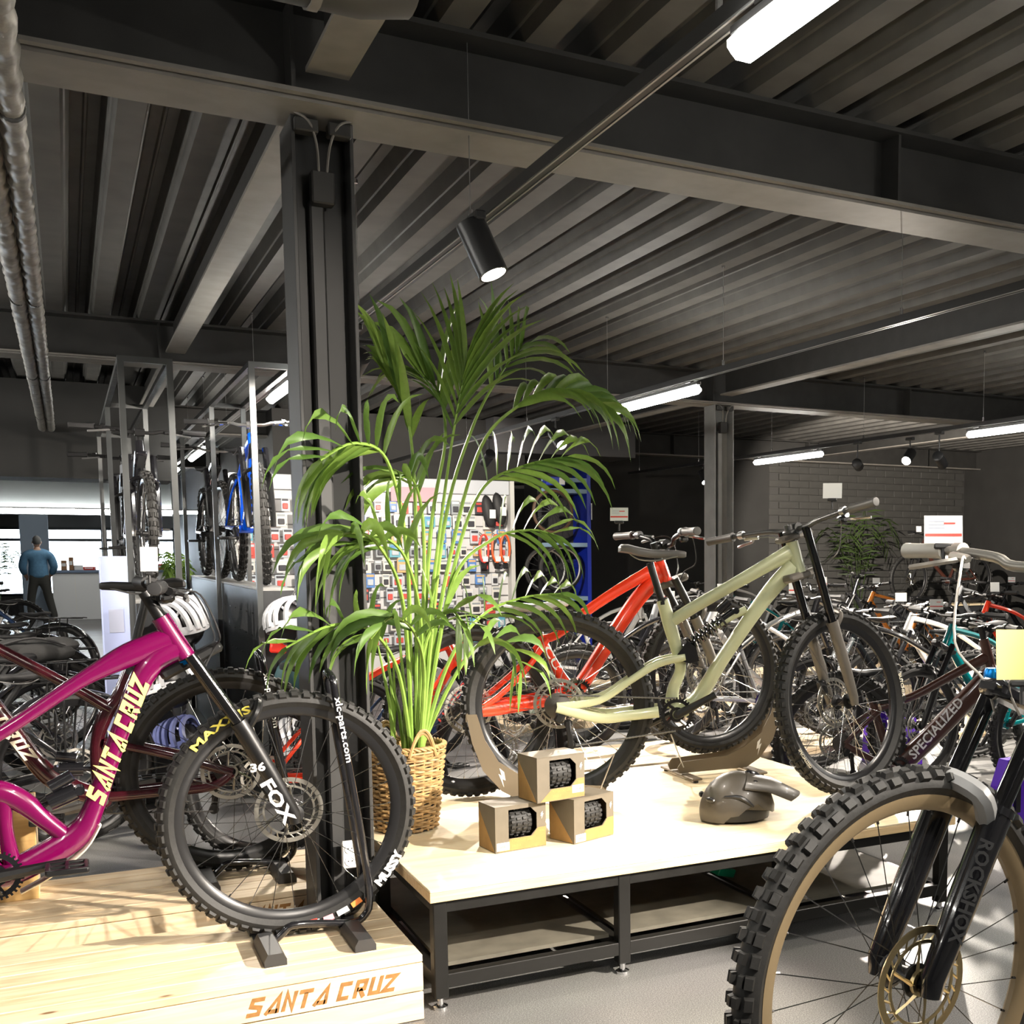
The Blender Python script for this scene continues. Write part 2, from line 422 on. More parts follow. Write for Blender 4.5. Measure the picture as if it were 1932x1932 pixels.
# columns: H-sections, web across the view, conduit in the channel
M_col = mat('painted_steel_column', (.042, .042, .042), .5, noise=.2, scale=6)
M_col_lit = mat('lit_steel_column', (.24, .24, .235), .5, noise=.2, scale=6)  # far column: lamp light on the same paint put into a lighter colour
def column(X, Y, w=.187, d=.20, zt=2.68, name='trim_column', M_col=M_col):
    mb = MB().box((X, Y+.01, zt/2), (w-.02, .012, zt)); o = S(mb, name, M_col, smooth=0)
    for sx in (-1, 1): MB().box((X+sx*(w/2-.006), Y, zt/2), (.012, d, zt), bev=.002).build('flange', M_col, o, smooth=0)
    MB().box((X-.012, Y-.02, zt/2-.1), (.045, .05, zt-.25), bev=.006).build('conduit', M_col, o, smooth=0)
    MB().box((X, Y, .008), (w+.03, d, .016)).build('base_plate', M_beam, o, smooth=0)
    MB().box((X, Y-.07, zt-.20), (.07, .05, .10), bev=.005).build('junction_box', M_beam, o, smooth=0)
    for sx in (-1, 1):
        MB().box((X+sx*.05, Y-.10, zt-.03), (.07, .05, .04), bev=.004).build('cable_clip', M_beam, o, smooth=0)
        p = [(X+sx*.09, Y-.115, zt+.005), (X+sx*.045, Y-.125, zt-.02), (X+sx*.02, Y-.11, zt-.08), (X+sx*.012, Y-.09, zt-.16)]
        MB().tube(cr(p, 4), .004, 6).build('cable', M_flange, o)
    return o
column(.752, 3.897); column(5.27, 9.25, w=.20, M_col=M_col_lit); column(-3.8, 3.88); column(9.8, 9.25); column(.55, 12.9, w=.22)
# bulkheads further back
S(MB().box(((X0+.95)/2, 12.9, 2.5), (.95-X0, .7, .90)), 'trim_bulkhead', M_wall, smooth=0)
S(MB().box((-1.0, 20.4, 2.45), (5.0, .3, 1.05)), 'trim_bulkhead_grey', mat('grey_board', (.17, .19, .20), .6), smooth=0)
S(MB().box((5.55, 14.05, 2.78), (1.9, .9, .42)), 'trim_bulkhead_duct', mat('duct_grey', (.13, .13, .135), .5), smooth=0)
S(MB().box((3.6, 14.2, 2.6), (3.0, .6, .75)), 'trim_bulkhead_dark', M_wall, smooth=0)
# shop front: window wall with mullions and panes
M_frame = mat('window_frame_grey', (.18, .21, .25), .5)
M_glass = mat('clear_glass', (.95, .98, 1.0), .02, trans=1.0)
wd = S(MB().box(((X0+XP)/2, Y1+.1, .2), (XP-X0, .2, .4)), 'wall_shopfront', mat('pale_sill', (.55, .56, .58), .6), smooth=0)
S(MB().box(((X0+XP)/2, Y1+.1, 2.55), (XP-X0, .2, 1.3)), 'wall_shopfront_head', mat('pale_head', (.50, .55, .60), .6), smooth=0)
wn = 0; xw = X0
while xw < XP - .1:
    wn += 1; xe = min(xw + 1.55, XP)
    fr = MB()
    for px in (xw+.03, xe-.03): fr.box((px, Y1+.05, 1.15), (.06, .08, 1.5))
    for pz in (.43, 1.62, 1.87): fr.box(((xw+xe)/2, Y1+.05, pz), (xe-xw, .08, .06))
    w_ = fr.build('window_%d' % wn, M_frame, smooth=0, kind='structure')
    MB().box(((xw+xe)/2, Y1+.05, 1.02), (xe-xw-.1, .012, 1.15)).build('pane', M_glass, w_, smooth=0)
    MB().box(((xw+xe)/2, Y1+.05, 1.745), (xe-xw-.1, .012, .2)).build('pane', M_glass, w_, smooth=0)
    xw = xe
S(MB().box((-.55, 27.2, 1.2), (.5, .5, 2.4)), 'trim_pier', mat('pale_blue_pier', (.30, .38, .48), .6), smooth=0)
# outside: pale pavement so the panes look onto something
S(MB().box((-2, Y1+14, -.06), (40, 27.5, .1)), 'ground_outside', mat('pale_paving', (.6, .6, .6), .8, noise=.1), smooth=0)

# ---------------------------------------------------------------- insulated pipes under the ceiling
M_foil = mat('foil_lagging', (.34, .33, .30), .42, .15, noise=.45, scale=22, bump=.35)
def pipe(px0, px1, z, r, label):
    a = onZ(px0[0], px0[1], z); b = onZ(px1[0], px1[1], z); X = (a.x+b.x)/2
    pts = []; rs = []; y = -2.0; i = 0
    while y < 12.5:
        pts.append((X + .004*math.sin(i*1.7), y, z + .004*math.sin(i*2.3))); rs.append(r*(1 + .05*math.sin(i*2.9) + (.06 if i % 2 else 0))); y += .045; i += 1
    t = thing('lagged_pipe', label, 'pipe', (0, 0, 0))
    MB().tube(pts, rs, 14).build('lagging', M_foil, t)
    y = 1.0
    while y < 12:
        MB().box((X, y, z+.25), (.012, .012, .46)).add([], []).build('hanger_rod', M_beam, t, smooth=0)
        MB().lathe([(r*1.12, -.012), (r*1.12, .012)], 16, 'y', (X, y, z)).build('pipe_clamp', M_beam, t); y += 2.6
    return t
pipe((33, 300), (88, 745), 2.50, .030, 'silver lagged ceiling pipe, right one of the pair at far left')
pipe((6, 440), (70, 745), 2.50, .030, 'silver lagged ceiling pipe, left one of the pair at far left')
a = onY(470, 5, 3.0)
dct = thing('air_duct', 'rounded dark ventilation duct end at the top edge near the roof beam', 'duct', (0, 0, 0))
MB().lathe([(.0, -.42), (.12, -.42), (.15, -.37), (.15, .1), (.13, .2), (.0, .2)], 24, 'x', (.50, 2.55, 2.62)).build('duct_body', M_beam, dct)
for xx in (.2, .5): MB().lathe([(.155, -.01), (.155, .01)], 24, 'x', (xx, 2.55, 2.62)).build('duct_band', M_flange, dct)

# ---------------------------------------------------------------- light tracks, linear lamps, spot heads
M_track = mat('track_black', (.02, .02, .02), .35)
M_slot = mat('track_rail', (.45, .45, .44), .3, .8)
M_lamp = mat('lit_diffuser', (1, 1, 1), .4, emit=(1.0, .97, .90), estr=34)
M_lens = mat('lit_lens', (1, 1, 1), .3, emit=(1, .94, .84), estr=40)
ZT = 2.40
def track(X, y0, y1, label):
    t = thing('light_track', label, 'light track', (0, 0, 0))
    MB().box((X, (y0+y1)/2, ZT), (.036, y1-y0, .034)).build('rail', M_track, t, smooth=0)
    for s in (-1, 1): MB().box((X+s*.012, (y0+y1)/2, ZT-.0175), (.005, y1-y0, .003)).build('conductor_edge', M_slot, t, smooth=0)
    y = y0 + .35
    while y < y1:
        MB().cyl((X, y, ZT), (X, y, 2.99), .0016, 5).build('suspension_wire', M_slot, t)
        MB().cyl((X, y, ZT+.016), (X, y, ZT+.05), .008, 8).build('wire_grip', M_chrome, t)
        MB().cyl((X, y, 2.97), (X, y, 2.985), .011, 8).build('ceiling_cup', M_chrome, t); y += 1.62
    y = y0 + .9
    while y < y1: MB().box((X+.0185, y, ZT+.004), (.003, .16, .018)).build('track_label', M_white, t, smooth=0); y += 2.9
    return t
track(1.19, -1.5, 17.0, 'black light track running over the bike podium and beside the near column')
track(3.35, -1.0, 13.6, 'black light track crossing the upper right ceiling, second from the near column')
track(6.60, 2.0, 14.0, 'black light track near the dark back wall, furthest to the right')
track(-1.6, -1.5, 12.3, 'black light track along the left side of the shop')
track(-4.2, .5, 11.0, 'black light track far left, out of view'); track(9.8, 1.5, 7.0, 'black light track far right, out of view')
def linlamp(X, y0, L, label, w=.062):
    t = thing('linear_lamp', label, 'lamp', (X, y0+L/2, ZT-.065), 0, 'linear lamps on the tracks')
    MB().box((0, 0, .024), (w*.45, L, .022), bev=.004).build('housing', M_track, t, smooth=0)
    MB().box((0, 0, -.012), (w*.96, L-.01, .052), bev=.020).build('diffuser', M_lamp, t)
    for s in (-1, 1): MB().box((0, s*(L/2-.12), .043), (.028, .07, .018), bev=.004).build('track_adapter', M_track, t, smooth=0)
    return t
linlamp(1.19, .52, 1.50, 'lit linear lamp cut by the top right edge, nearest the camera', .075)
linlamp(1.19, 6.45, 1.45, 'lit linear lamp beside the near column above the display racks')
linlamp(1.19, 11.9, 1.40, 'lit linear lamp between the two display racks, left of the column')
linlamp(1.19, 15.0, 1.4, 'small far lit lamp seen through the left display rack')
linlamp(3.35, 6.12, 1.40, 'lit linear lamp just right of the palm, left of the far column')
linlamp(6.60, 9.50, 1.30, 'lit linear lamp right of the far column, the lower one')
linlamp(6.60, 6.10, 1.30, 'lit linear lamp cut by the right edge, before the brick wall')
for i_, (x_, y_) in enumerate(((9.8, 2.0), (9.8, 5.0), (6.6, 2.3), (-4.2, 1.0), (-4.2, 5.0), (-4.2, 9.0), (-1.6, 10.6))):  # unseen lamp rows added to brighten the room
    linlamp(x_, y_, 1.5, 'added linear lamp out of view, ' + ['far right near the camera', 'far right further back', 'right of the camera', 'far left near the camera', 'far left by the podium', 'far left by the racks', 'left of the bulkhead'][i_])
track(.3, 21.5, 26.0, 'added light track above the window counter')  # track and hidden lamps added to brighten the counter
for x_, y_ in ((.3, 22.0), (.3, 24.2)): linlamp(x_, y_, 1.5, 'added hidden linear lamp above the window counter, ' + ('nearer' if y_ < 23 else 'further') + ' one')
linlamp(3.35, 1.25, 1.40, 'added linear lamp out of view above the nearest bike')  # this and the next unseen lamps added to light ceiling and near sides
linlamp(3.35, -1.0, 1.20, 'added linear lamp out of view behind the camera at right')
linlamp(-1.6, .2, 1.50, 'added linear lamp out of view at left, nearest the camera')
linlamp(-1.6, 3.6, 1.50, 'added linear lamp out of view at left, level with the podium')
linlamp(-1.6, 7.2, 1.50, 'added linear lamp out of view at left, level with the racks')
linlamp(1.19, -1.3, 1.50, 'added linear lamp out of view directly behind the camera')
def spot_head(loc, target, label, lit=True):
    loc = Vector(loc); d = (Vector(target) - loc).normalized(); Rm = d.to_track_quat('-Z', 'Y').to_matrix()
    t = thing('track_spot', label, 'spotlight', loc, 0, 'spotlights on the tracks')
    top = ZT - loc.z - .017
    MB().box((0, 0, top-.012), (.034, .10, .026), bev=.004).build('adapter', M_track, t, smooth=0)
    MB().cyl((0, 0, top-.02), (0, 0, .055), .007, 10).build('swivel', M_track, t)
    mb = MB(); mb.lathe([(.0, .05), (.03, .05), (.047, .042), (.047, -.130), (.040, -.130), (.040, -.118), (.0, -.118)], 28, 'z', (0, 0, 0), Rm)
    mb.build('barrel', mat('spot_black', (.02, .02, .021), .35), t)
    if lit: MB().lathe([(.0, -.119), (.0395, -.119), (.0395, -.122), (.0, -.122)], 24, 'z', (0, 0, 0), Rm).build('lens', M_lens, t)
labs = ['track spotlight out of view at right, aimed at the podium', 'black cylindrical track spotlight hanging above the palm', 'track spotlight hidden by the column, aimed at the wooden table',
        'track spotlight out of view near the camera', 'track spotlight out of view right of the table', 'track spotlight out of view at right of the camera',
        'bright far spotlight glaring between the two right-hand linear lamps', 'track spotlight behind the palm aimed at the bikes', 'track spotlight washing the brick wall', 'track spotlight out of view over the right-hand bikes',
        'track spotlight out of view over the trekking bikes', 'track spotlight hidden by the column, aimed at the racks', 'lit spotlight behind the palm fronds', 'small spotlight left of the glaring one']
for (l, tg, w_, a_), lb in zip(SPOTS, labs):
    p = Vector(l); d = (Vector(tg) - p).normalized(); spot_head(p - d*.14 + Vector((0, 0, 0)), Vector(tg), lb)
spot_head((6.60, 7.75, 2.16), (8.5, 9.0, 1.2), 'small dark spotlight under the right-hand track', False)
# ================================================================== PODIUMS AND TABLE
W_pine = wood('pine_deck', (.80, .66, .46), (.66, .48, .28), 0, .5)
W_face = wood('pine_face', (.80, .65, .45), (.68, .50, .30), 0, .5)
W_box = wood('pine_box_tan', (.62, .40, .16), (.50, .30, .11), 0, .55, knots=False)
M_burn = mat('burnt_lettering', (.36, .17, .045), .7, noise=.35, scale=40)
M_dark = mat('shadow_gap_timber', (.10, .07, .045), .8)
def podium(x0, x1, y0, y1, h, label, burn_right=None):
    t = thing('display_podium', label, 'podium', (x0, y0, 0)); L, D = x1-x0, y1-y0; th = .022
    MB().box((L/2, D/2+.01, (h-th)/2), (L-.03, D-.05, h-th-.004)).build('carcass', M_dark, t, smooth=0)
    n = 6; pw = D/n
    for i in range(n): MB().box((L/2, (i+.5)*pw, h-th/2), (L, pw-.0035, th), bev=.002).build('deck_plank', W_pine, t, smooth=0)
    fh = (h-th)/2
    for i in range(2): MB().box((L/2, .011, fh*(i+.5)), (L, .022, fh-.004), bev=.002).build('face_plank', W_face, t, smooth=0)
    for sx in (0, 1):
        for i in range(2): MB().box((L*sx + (.011 if sx == 0 else -.011), D/2+.02, fh*(i+.5)), (.022, D-.05, fh-.004), bev=.002).build('end_plank', W_face, t, smooth=0)
    if burn_right is not None:
        mb = MB(); hh = .052
        f = lambda x, y, d: (x, -.0004-d, fh + .016 + y)
        tmp = MB(); wd = logo(tmp, 'SANTA CRUZ', f, hh, .34, .22, .12, 0, .0006, 1.0)
        xs = burn_right - x0 - .415; k = .405/wd
        logo(mb, 'SANTA CRUZ', lambda x, y, d: (xs + x, -.0004-d, fh+.016+y), hh, .34/k*.9, .22, .12, 0, .0006, k)
        mb.build('burnt_logo', M_burn, t, smooth=0)
    return t
podium(-1.55, .84, 3.20, 3.782, .195, 'low pine plank podium in front with burnt lettering on its face', .775)
podium(-1.55, .865, 4.04, 4.60, .195, 'pine plank podium behind the front one, carrying the dark red bike', .85)
podium(.95, 2.9, 1.25, 1.80, .235, 'plank podium below the frame under the nearest bike')
# two pine crates at the left
def crate(x0, x1, y0, y1, z0, z1, label):
    t = thing('pine_box', label, 'box', (x0, y0, z0)); L, D, H = x1-x0, y1-y0, z1-z0; th = .018
    MB().box((L/2, th/2, H/2), (L, th, H), bev=.002).build('front_board', W_box, t, smooth=0)
    MB().box((L/2, D-th/2, H/2), (L, th, H), bev=.002).build('back_board', W_box, t, smooth=0)
    for x in (th/2, L-th/2): MB().box((x, D/2, H/2), (th, D-2*th, H), bev=.002).build('side_board', W_face, t, smooth=0)
    MB().box((L/2, D/2, th/2+.002), (L-2*th, D-2*th, th)).build('bottom_board', W_box, t, smooth=0)
    MB().box((L*.6, -.002, H*.62), (.05, .006, .012)).build('hand_slot', M_dark, t, smooth=0)
crate(-.37, -.134, 4.365, 4.57, .195, .52, 'tan pine box standing on the rear podium behind the magenta bike')

# ---- table
W_table = wood('ply_table_top', (.80, .68, .46), (.72, .57, .35), 0, .42, 10, False)
W_edge = wood('table_edge', (.74, .55, .32), (.62, .43, .22), 0, .5, 20, False)
TX0, TX1, TY0, TY1, TZ = .872, 2.86, 3.225, 4.68, .37
tb = thing('display_table', 'low pale timber display table on a black steel frame', 'table', (0, 0, 0))
MB().box(((TX0+TX1)/2, (TY0+TY1)/2, TZ-.004), (TX1-TX0, TY1-TY0, .008), bev=.002).build('table_top', W_table, tb, smooth=0)
MB().box(((TX0+TX1)/2, (TY0+TY1)/2, TZ-.0225), (TX1-TX0, TY1-TY0, .029), bev=.001).build('edge_band', W_edge, tb, smooth=0)
M_steel = mat('black_steel_frame', (.009, .0085, .0075), .42, .2, rvar=.1, scale=20)
zt = TZ - .037
ys = (3.26, 3.95, 4.63); xs = (.905, 1.50, 2.10, 2.82)
for y in ys:
    for x in xs:
        MB().box((x, y, (zt+.035)/2), (.042, .042, zt-.035), bev=.003).build('leg', M_steel, tb, smooth=0)
        ft = MB().cyl((x, y, .01), (x, y, .04), .010, 10).lathe([(.0, 0), (.022, 0), (.022, .008), (.012, .014), (.0, .014)], 14, 'z', (x, y, 0)).build('foot', M_chrome if y < 3.3 else M_black, tb)
for y in ys: MB().box(((xs[0]+xs[-1])/2, y, zt-.02), (xs[-1]-xs[0], .036, .038), bev=.002).build('top_rail', M_steel, tb, smooth=0)
for y in ys: MB().box(((xs[0]+xs[-1])/2, y, .085), (xs[-1]-xs[0], .036, .042), bev=.002).build('bottom_rail', M_steel, tb, smooth=0)
for x in xs:
    MB().box((x, (ys[0]+ys[-1])/2, zt-.021), (.036, ys[-1]-ys[0], .036), bev=.002).build('cross_rail', M_steel, tb, smooth=0)
    MB().box((x, (ys[0]+ys[-1])/2, .085), (.036, ys[-1]-ys[0], .040), bev=.002).build('cross_rail', M_steel, tb, smooth=0)
M_shelf = mat('dark_shelf_board', (.12, .11, .085), .55, noise=.3, scale=14)
for i in range(3):
    MB().box(((xs[i]+xs[i+1])/2, (ys[0]+ys[1])/2+.2, .112), (xs[i+1]-xs[i]-.05, ys[1]-ys[0]+.3, .012)).build('shelf_board', M_shelf, tb, smooth=0)
MB().box((2.02, 3.52, .20), (.10, .05, .03), Euler((.2, .3, .4)).to_matrix(), .003).build('green_tag', mat('green_plastic', (.0, .28, .16), .4), tb, smooth=0, label='small green plastic tag under the top')
# wall socket on the column
sk = thing('wall_socket', 'white double wall socket fixed low on the near column', 'socket', (.765, 3.80, .36))
MB().box((0, 0, 0), (.05, .022, .09), bev=.004).build('plate', M_white, sk, smooth=0)
for dz in (-.02, .022):
    MB().lathe([(.017, -.014), (.017, -.011), (.012, -.011), (.012, -.013)], 18, 'y', (0, 0, dz), closed=True).build('outlet_ring', M_card, sk)
    for dx in (-.006, .006): MB().cyl((dx, -.0125, dz), (dx, -.0105, dz), .0022, 8).build('pin_hole', M_black, sk)
# ================================================================== BICYCLE BUILDER
_wc = {}
def wheel_meshes(R=.3725, tw=.060, tread='mtb', hi=0, rotor='steel', spk=None, cas=False, rimw=.016, tmat=None, rmat=None):
    spk = spk or M_spoke; tmat = tmat or M_rubber; rmat = rmat or M_rim
    key = (R, tw, tread, hi, rotor, spk.name, cas, rimw, tmat.name, rmat.name)
    if key in _wc: return _wc[key]
    th = tw*.93 if tread == 'mtb' else tw*.9
    kh = (.0085 if hi > 1 else .006) if tread == 'mtb' else (.002 if tread == 'city' else .003)
    a = (tw - kh)/2; Rc = R - kh - a; Rr = R - th
    N = (120 if hi > 1 else 84) if hi else 40
    NP = 13 if hi else 9
    mb = MB(); prof = []
    for i in range(NP):
        ph = R_(-142 + 284*i/(NP-1)); prof.append((Rc + a*math.cos(ph), a*math.sin(ph)*(1.0 if abs(ph) < 2 else .8)))
    mb.lathe(prof, N, 'y', closed=True)
    if tread != 'slick' and hi >= 0:
        NK = {'mtb': 66, 'city': 80}.get(tread, 70) if hi else 44
        L = 2*PI*R/NK
        def knob(an, ph, lt, ll, h, dv=0):
            er = Vector((math.cos(an), 0, math.sin(an))); et = Vector((-math.sin(an), 0, math.cos(an))); ey = Vector((0, 1, 0))
            n_ = er*math.cos(ph) + ey*math.sin(ph); l_ = ey*math.cos(ph) - er*math.sin(ph)
            c = er*Rc + n_*a
            vs = []
            for hh, s_ in ((-.0015, 1.12), (h, .88)):
                for p, q in ((-1,-1), (1,-1), (1,1), (-1,1)): vs.append(c + n_*hh + et*(p*lt/2*s_) + l_*(q*ll/2*s_))
            mb.add(vs, [(4,5,6,7),(0,1,5,4),(1,2,6,5),(2,3,7,6),(3,0,4,7)])
        for i in range(NK):
            an = 2*PI*i/NK
            if tread == 'mtb':
                for s in (-1, 1):
                    knob(an + (.5*L/R if i % 2 else 0)*.0, s*R_(54 if i % 2 else 48), L*.58, tw*.24, kh*1.15)
                if i % 2: knob(an, R_(12), L*.52, tw*.19, kh); knob(an, R_(-12), L*.52, tw*.19, kh)
                else: knob(an, R_(22), L*.55, tw*.15, kh*.95); knob(an, R_(-22), L*.55, tw*.15, kh*.95)
            else:
                for s in (-1, 1): knob(an, s*R_(35), L*.55, tw*.2, kh)
                knob(an + .5*L/R, 0, L*.5, tw*.2, kh)
    out = {'tyre': mb.mesh('tyre', tmat, 40)}
    rb = MB(); rb.lathe([(Rr+.007, -rimw), (Rr-.014, -rimw*.8), (Rr-.022, -rimw*.3), (Rr-.022, rimw*.3), (Rr-.014, rimw*.8), (Rr+.007, rimw)], N, 'y', closed=True)
    out['rim'] = rb.mesh('rim', rmat, 40)
    sb = MB(); NS = 28
    for i in range(NS):
        s = 1 if i % 2 else -1; an = 2*PI*i/NS; off = R_(38)*(1 if (i//2) % 2 else -1)
        p0 = Vector((.027*math.cos(an+off), s*.029, .027*math.sin(an+off))); p1 = Vector(((Rr-.016)*math.cos(an), s*.003, (Rr-.016)*math.sin(an)))
        sb.tube([p0, p1], .0012, 3, False)
        if hi: sb.tube([p1, p1*.95], .0026, 5, False)
    out['spokes'] = sb.mesh('spokes', spk, 0)
    n = 20 if hi else 12
    hb = MB().lathe([(.0, -.056), (.010, -.056), (.012, -.038), (.031, -.033), (.031, -.027), (.016, -.02), (.016, .02), (.031, .027), (.031, .033), (.012, .038), (.010, .056), (.0, .056)], n, 'y')
    out['hub'] = hb.mesh('hub', M_black, 40)
    if rotor:
        q = MB(); y = .043; t = .0012; m_ = M_gold if rotor == 'gold' else mat('rotor_steel', (.55, .53, .48), .35, 1.0)
        for r0, r1 in ((.087, .100), (.070, .076)): q.lathe([(r0, y-t), (r1, y-t), (r1, y+t), (r0, y+t)], 40 if hi else 20, 'y', closed=True)
        for i in range(24 if hi else 12):
            an = 2*PI*i/(24 if hi else 12); a0 = Vector((.075*math.cos(an), y, .075*math.sin(an))); a1 = Vector((.088*math.cos(an+.12), y, .088*math.sin(an+.12))); q.tube([a0, a1], .0022, 4)
        for i in range(6):
            an = 2*PI*i/6; a0 = Vector((.020*math.cos(an), y, .020*math.sin(an))); a1 = Vector((.073*math.cos(an+.45), y, .073*math.sin(an+.45))); q.tube([a0, (a0+a1)/2*1.03, a1], [.0045, .003, .0035], 4)
        q.lathe([(.016, y-.004), (.024, y-.004), (.024, y+.004), (.016, y+.004)], 16, 'y', closed=True)
        out['rotor'] = q.mesh('brake_rotor', m_, 40)
    if cas:
        q = MB()
        for i in range(8):
            r = .052 - .0045*i if cas != 'big' else .098 - .0095*i
            y = -.026 - .0042*i
            q.lathe([(.012, y), (r-.004, y), (r, y+.0006), (r, y-.0012), (r-.004, y-.002), (.012, y-.002)], 36 if hi else 16, 'y')
        out['cassette'] = q.mesh('cassette', mat('cassette_steel', (.16, .15, .14), .35, .9), 40)
    _wc[key] = out; return out

def put_wheel(root, name, M, **kw):
    ms = wheel_meshes(**kw); o = put(name, ms['rim'], root, M)
    put('tyre', ms['tyre'], o); put('spokes', ms['spokes'], o, kind='stuff'); put('hub', ms['hub'], o)
    if 'rotor' in ms: put('brake_rotor', ms['rotor'], o)
    if 'cassette' in ms: put('cassette', ms['cassette'], o)
    return o
LAST = {}
def axis_rot(p, d, ang): return Matrix.Translation(p) @ Matrix.Rotation(ang, 4, d) @ Matrix.Translation(-p)

def tyre_text(wh, s, R, tw, a0, size, m, side=-1, bold=.02, flip=False, spread=1.0, name='tyre_lettering'):
    """letters along the sidewall; a0 = angle (deg) of the text's start seen from that side"""
    rc = R - tw*.5; mb = MB()
    def f(x, y, d):
        an = R_(a0) - (x*spread)/rc * (-1 if flip else 1); r = rc - size*.45 + (y if not flip else size - y)
        return (-side*r*math.cos(an), side*(tw*.492 + d), r*math.sin(an))
    text(mb, s, f, size, None, bold, 0, .0016); return mb.build(name, m, wh, smooth=0)
def frame_text(par, s, p0, p1, h, rv, m, side=-1, logo_=False, name='frame_lettering', shear=.0, bold=.02, t=.23, depth=.001):
    P0, P1 = Vector(p0), Vector(p1); d = P1 - P0; L = d.length; d.normalize()
    nn = Vector((-d.y, d.x)) if side < 0 else Vector((d.y, -d.x))
    mb = MB()
    if logo_:
        w = logo(MB(), s, lambda x, y, q: (0, 0, 0), h, shear, t); k = L/w
        logo(mb, s, lambda x, y, q: (P0.x + d.x*x + nn.x*(y-h/2), side*(rv+q), P0.y + d.y*x + nn.y*(y-h/2)), h, shear/k, t, .14, 0, depth, k)
    else:
        text(mb, s, lambda x, y, q: (P0.x + d.x*x + nn.x*(y-h*.5), side*(rv+q), P0.y + d.y*x + nn.y*(y-h*.5)), h, L, bold, shear, depth)
    return mb.build(name, m, par, smooth=0)

def saddle_mesh(m, key='saddle', L=.265, w=.072):
    if key in _wc: return _wc[key]
    sec = [(-.50, .55, .0, .012), (-.46, .92, .010, .022), (-.36, 1.0, .012, .026), (-.20, .88, .004, .026), (-.02, .52, -.003, .024), (.15, .30, -.002, .022), (.36, .24, 0, .020), (.47, .18, -.002, .016), (.50, .08, -.006, .008)]
    rings = []
    for s, wf, dz, tk in sec:
        ring = []
        for j in range(14):
            an = 2*PI*j/14; c, s_ = math.cos(an), math.sin(an)
            y = wf*w*math.copysign(abs(c)**.8, c); z = dz + (abs(s_)**.8*.010 if s_ > 0 else -tk*abs(s_)**.6) - .004*abs(c)*(wf)
            ring.append((s*L, y, z))
        rings.append(ring)
    mb = MB().loft(rings); _wc[key] = mb.mesh('saddle', m, 50); return _wc[key]

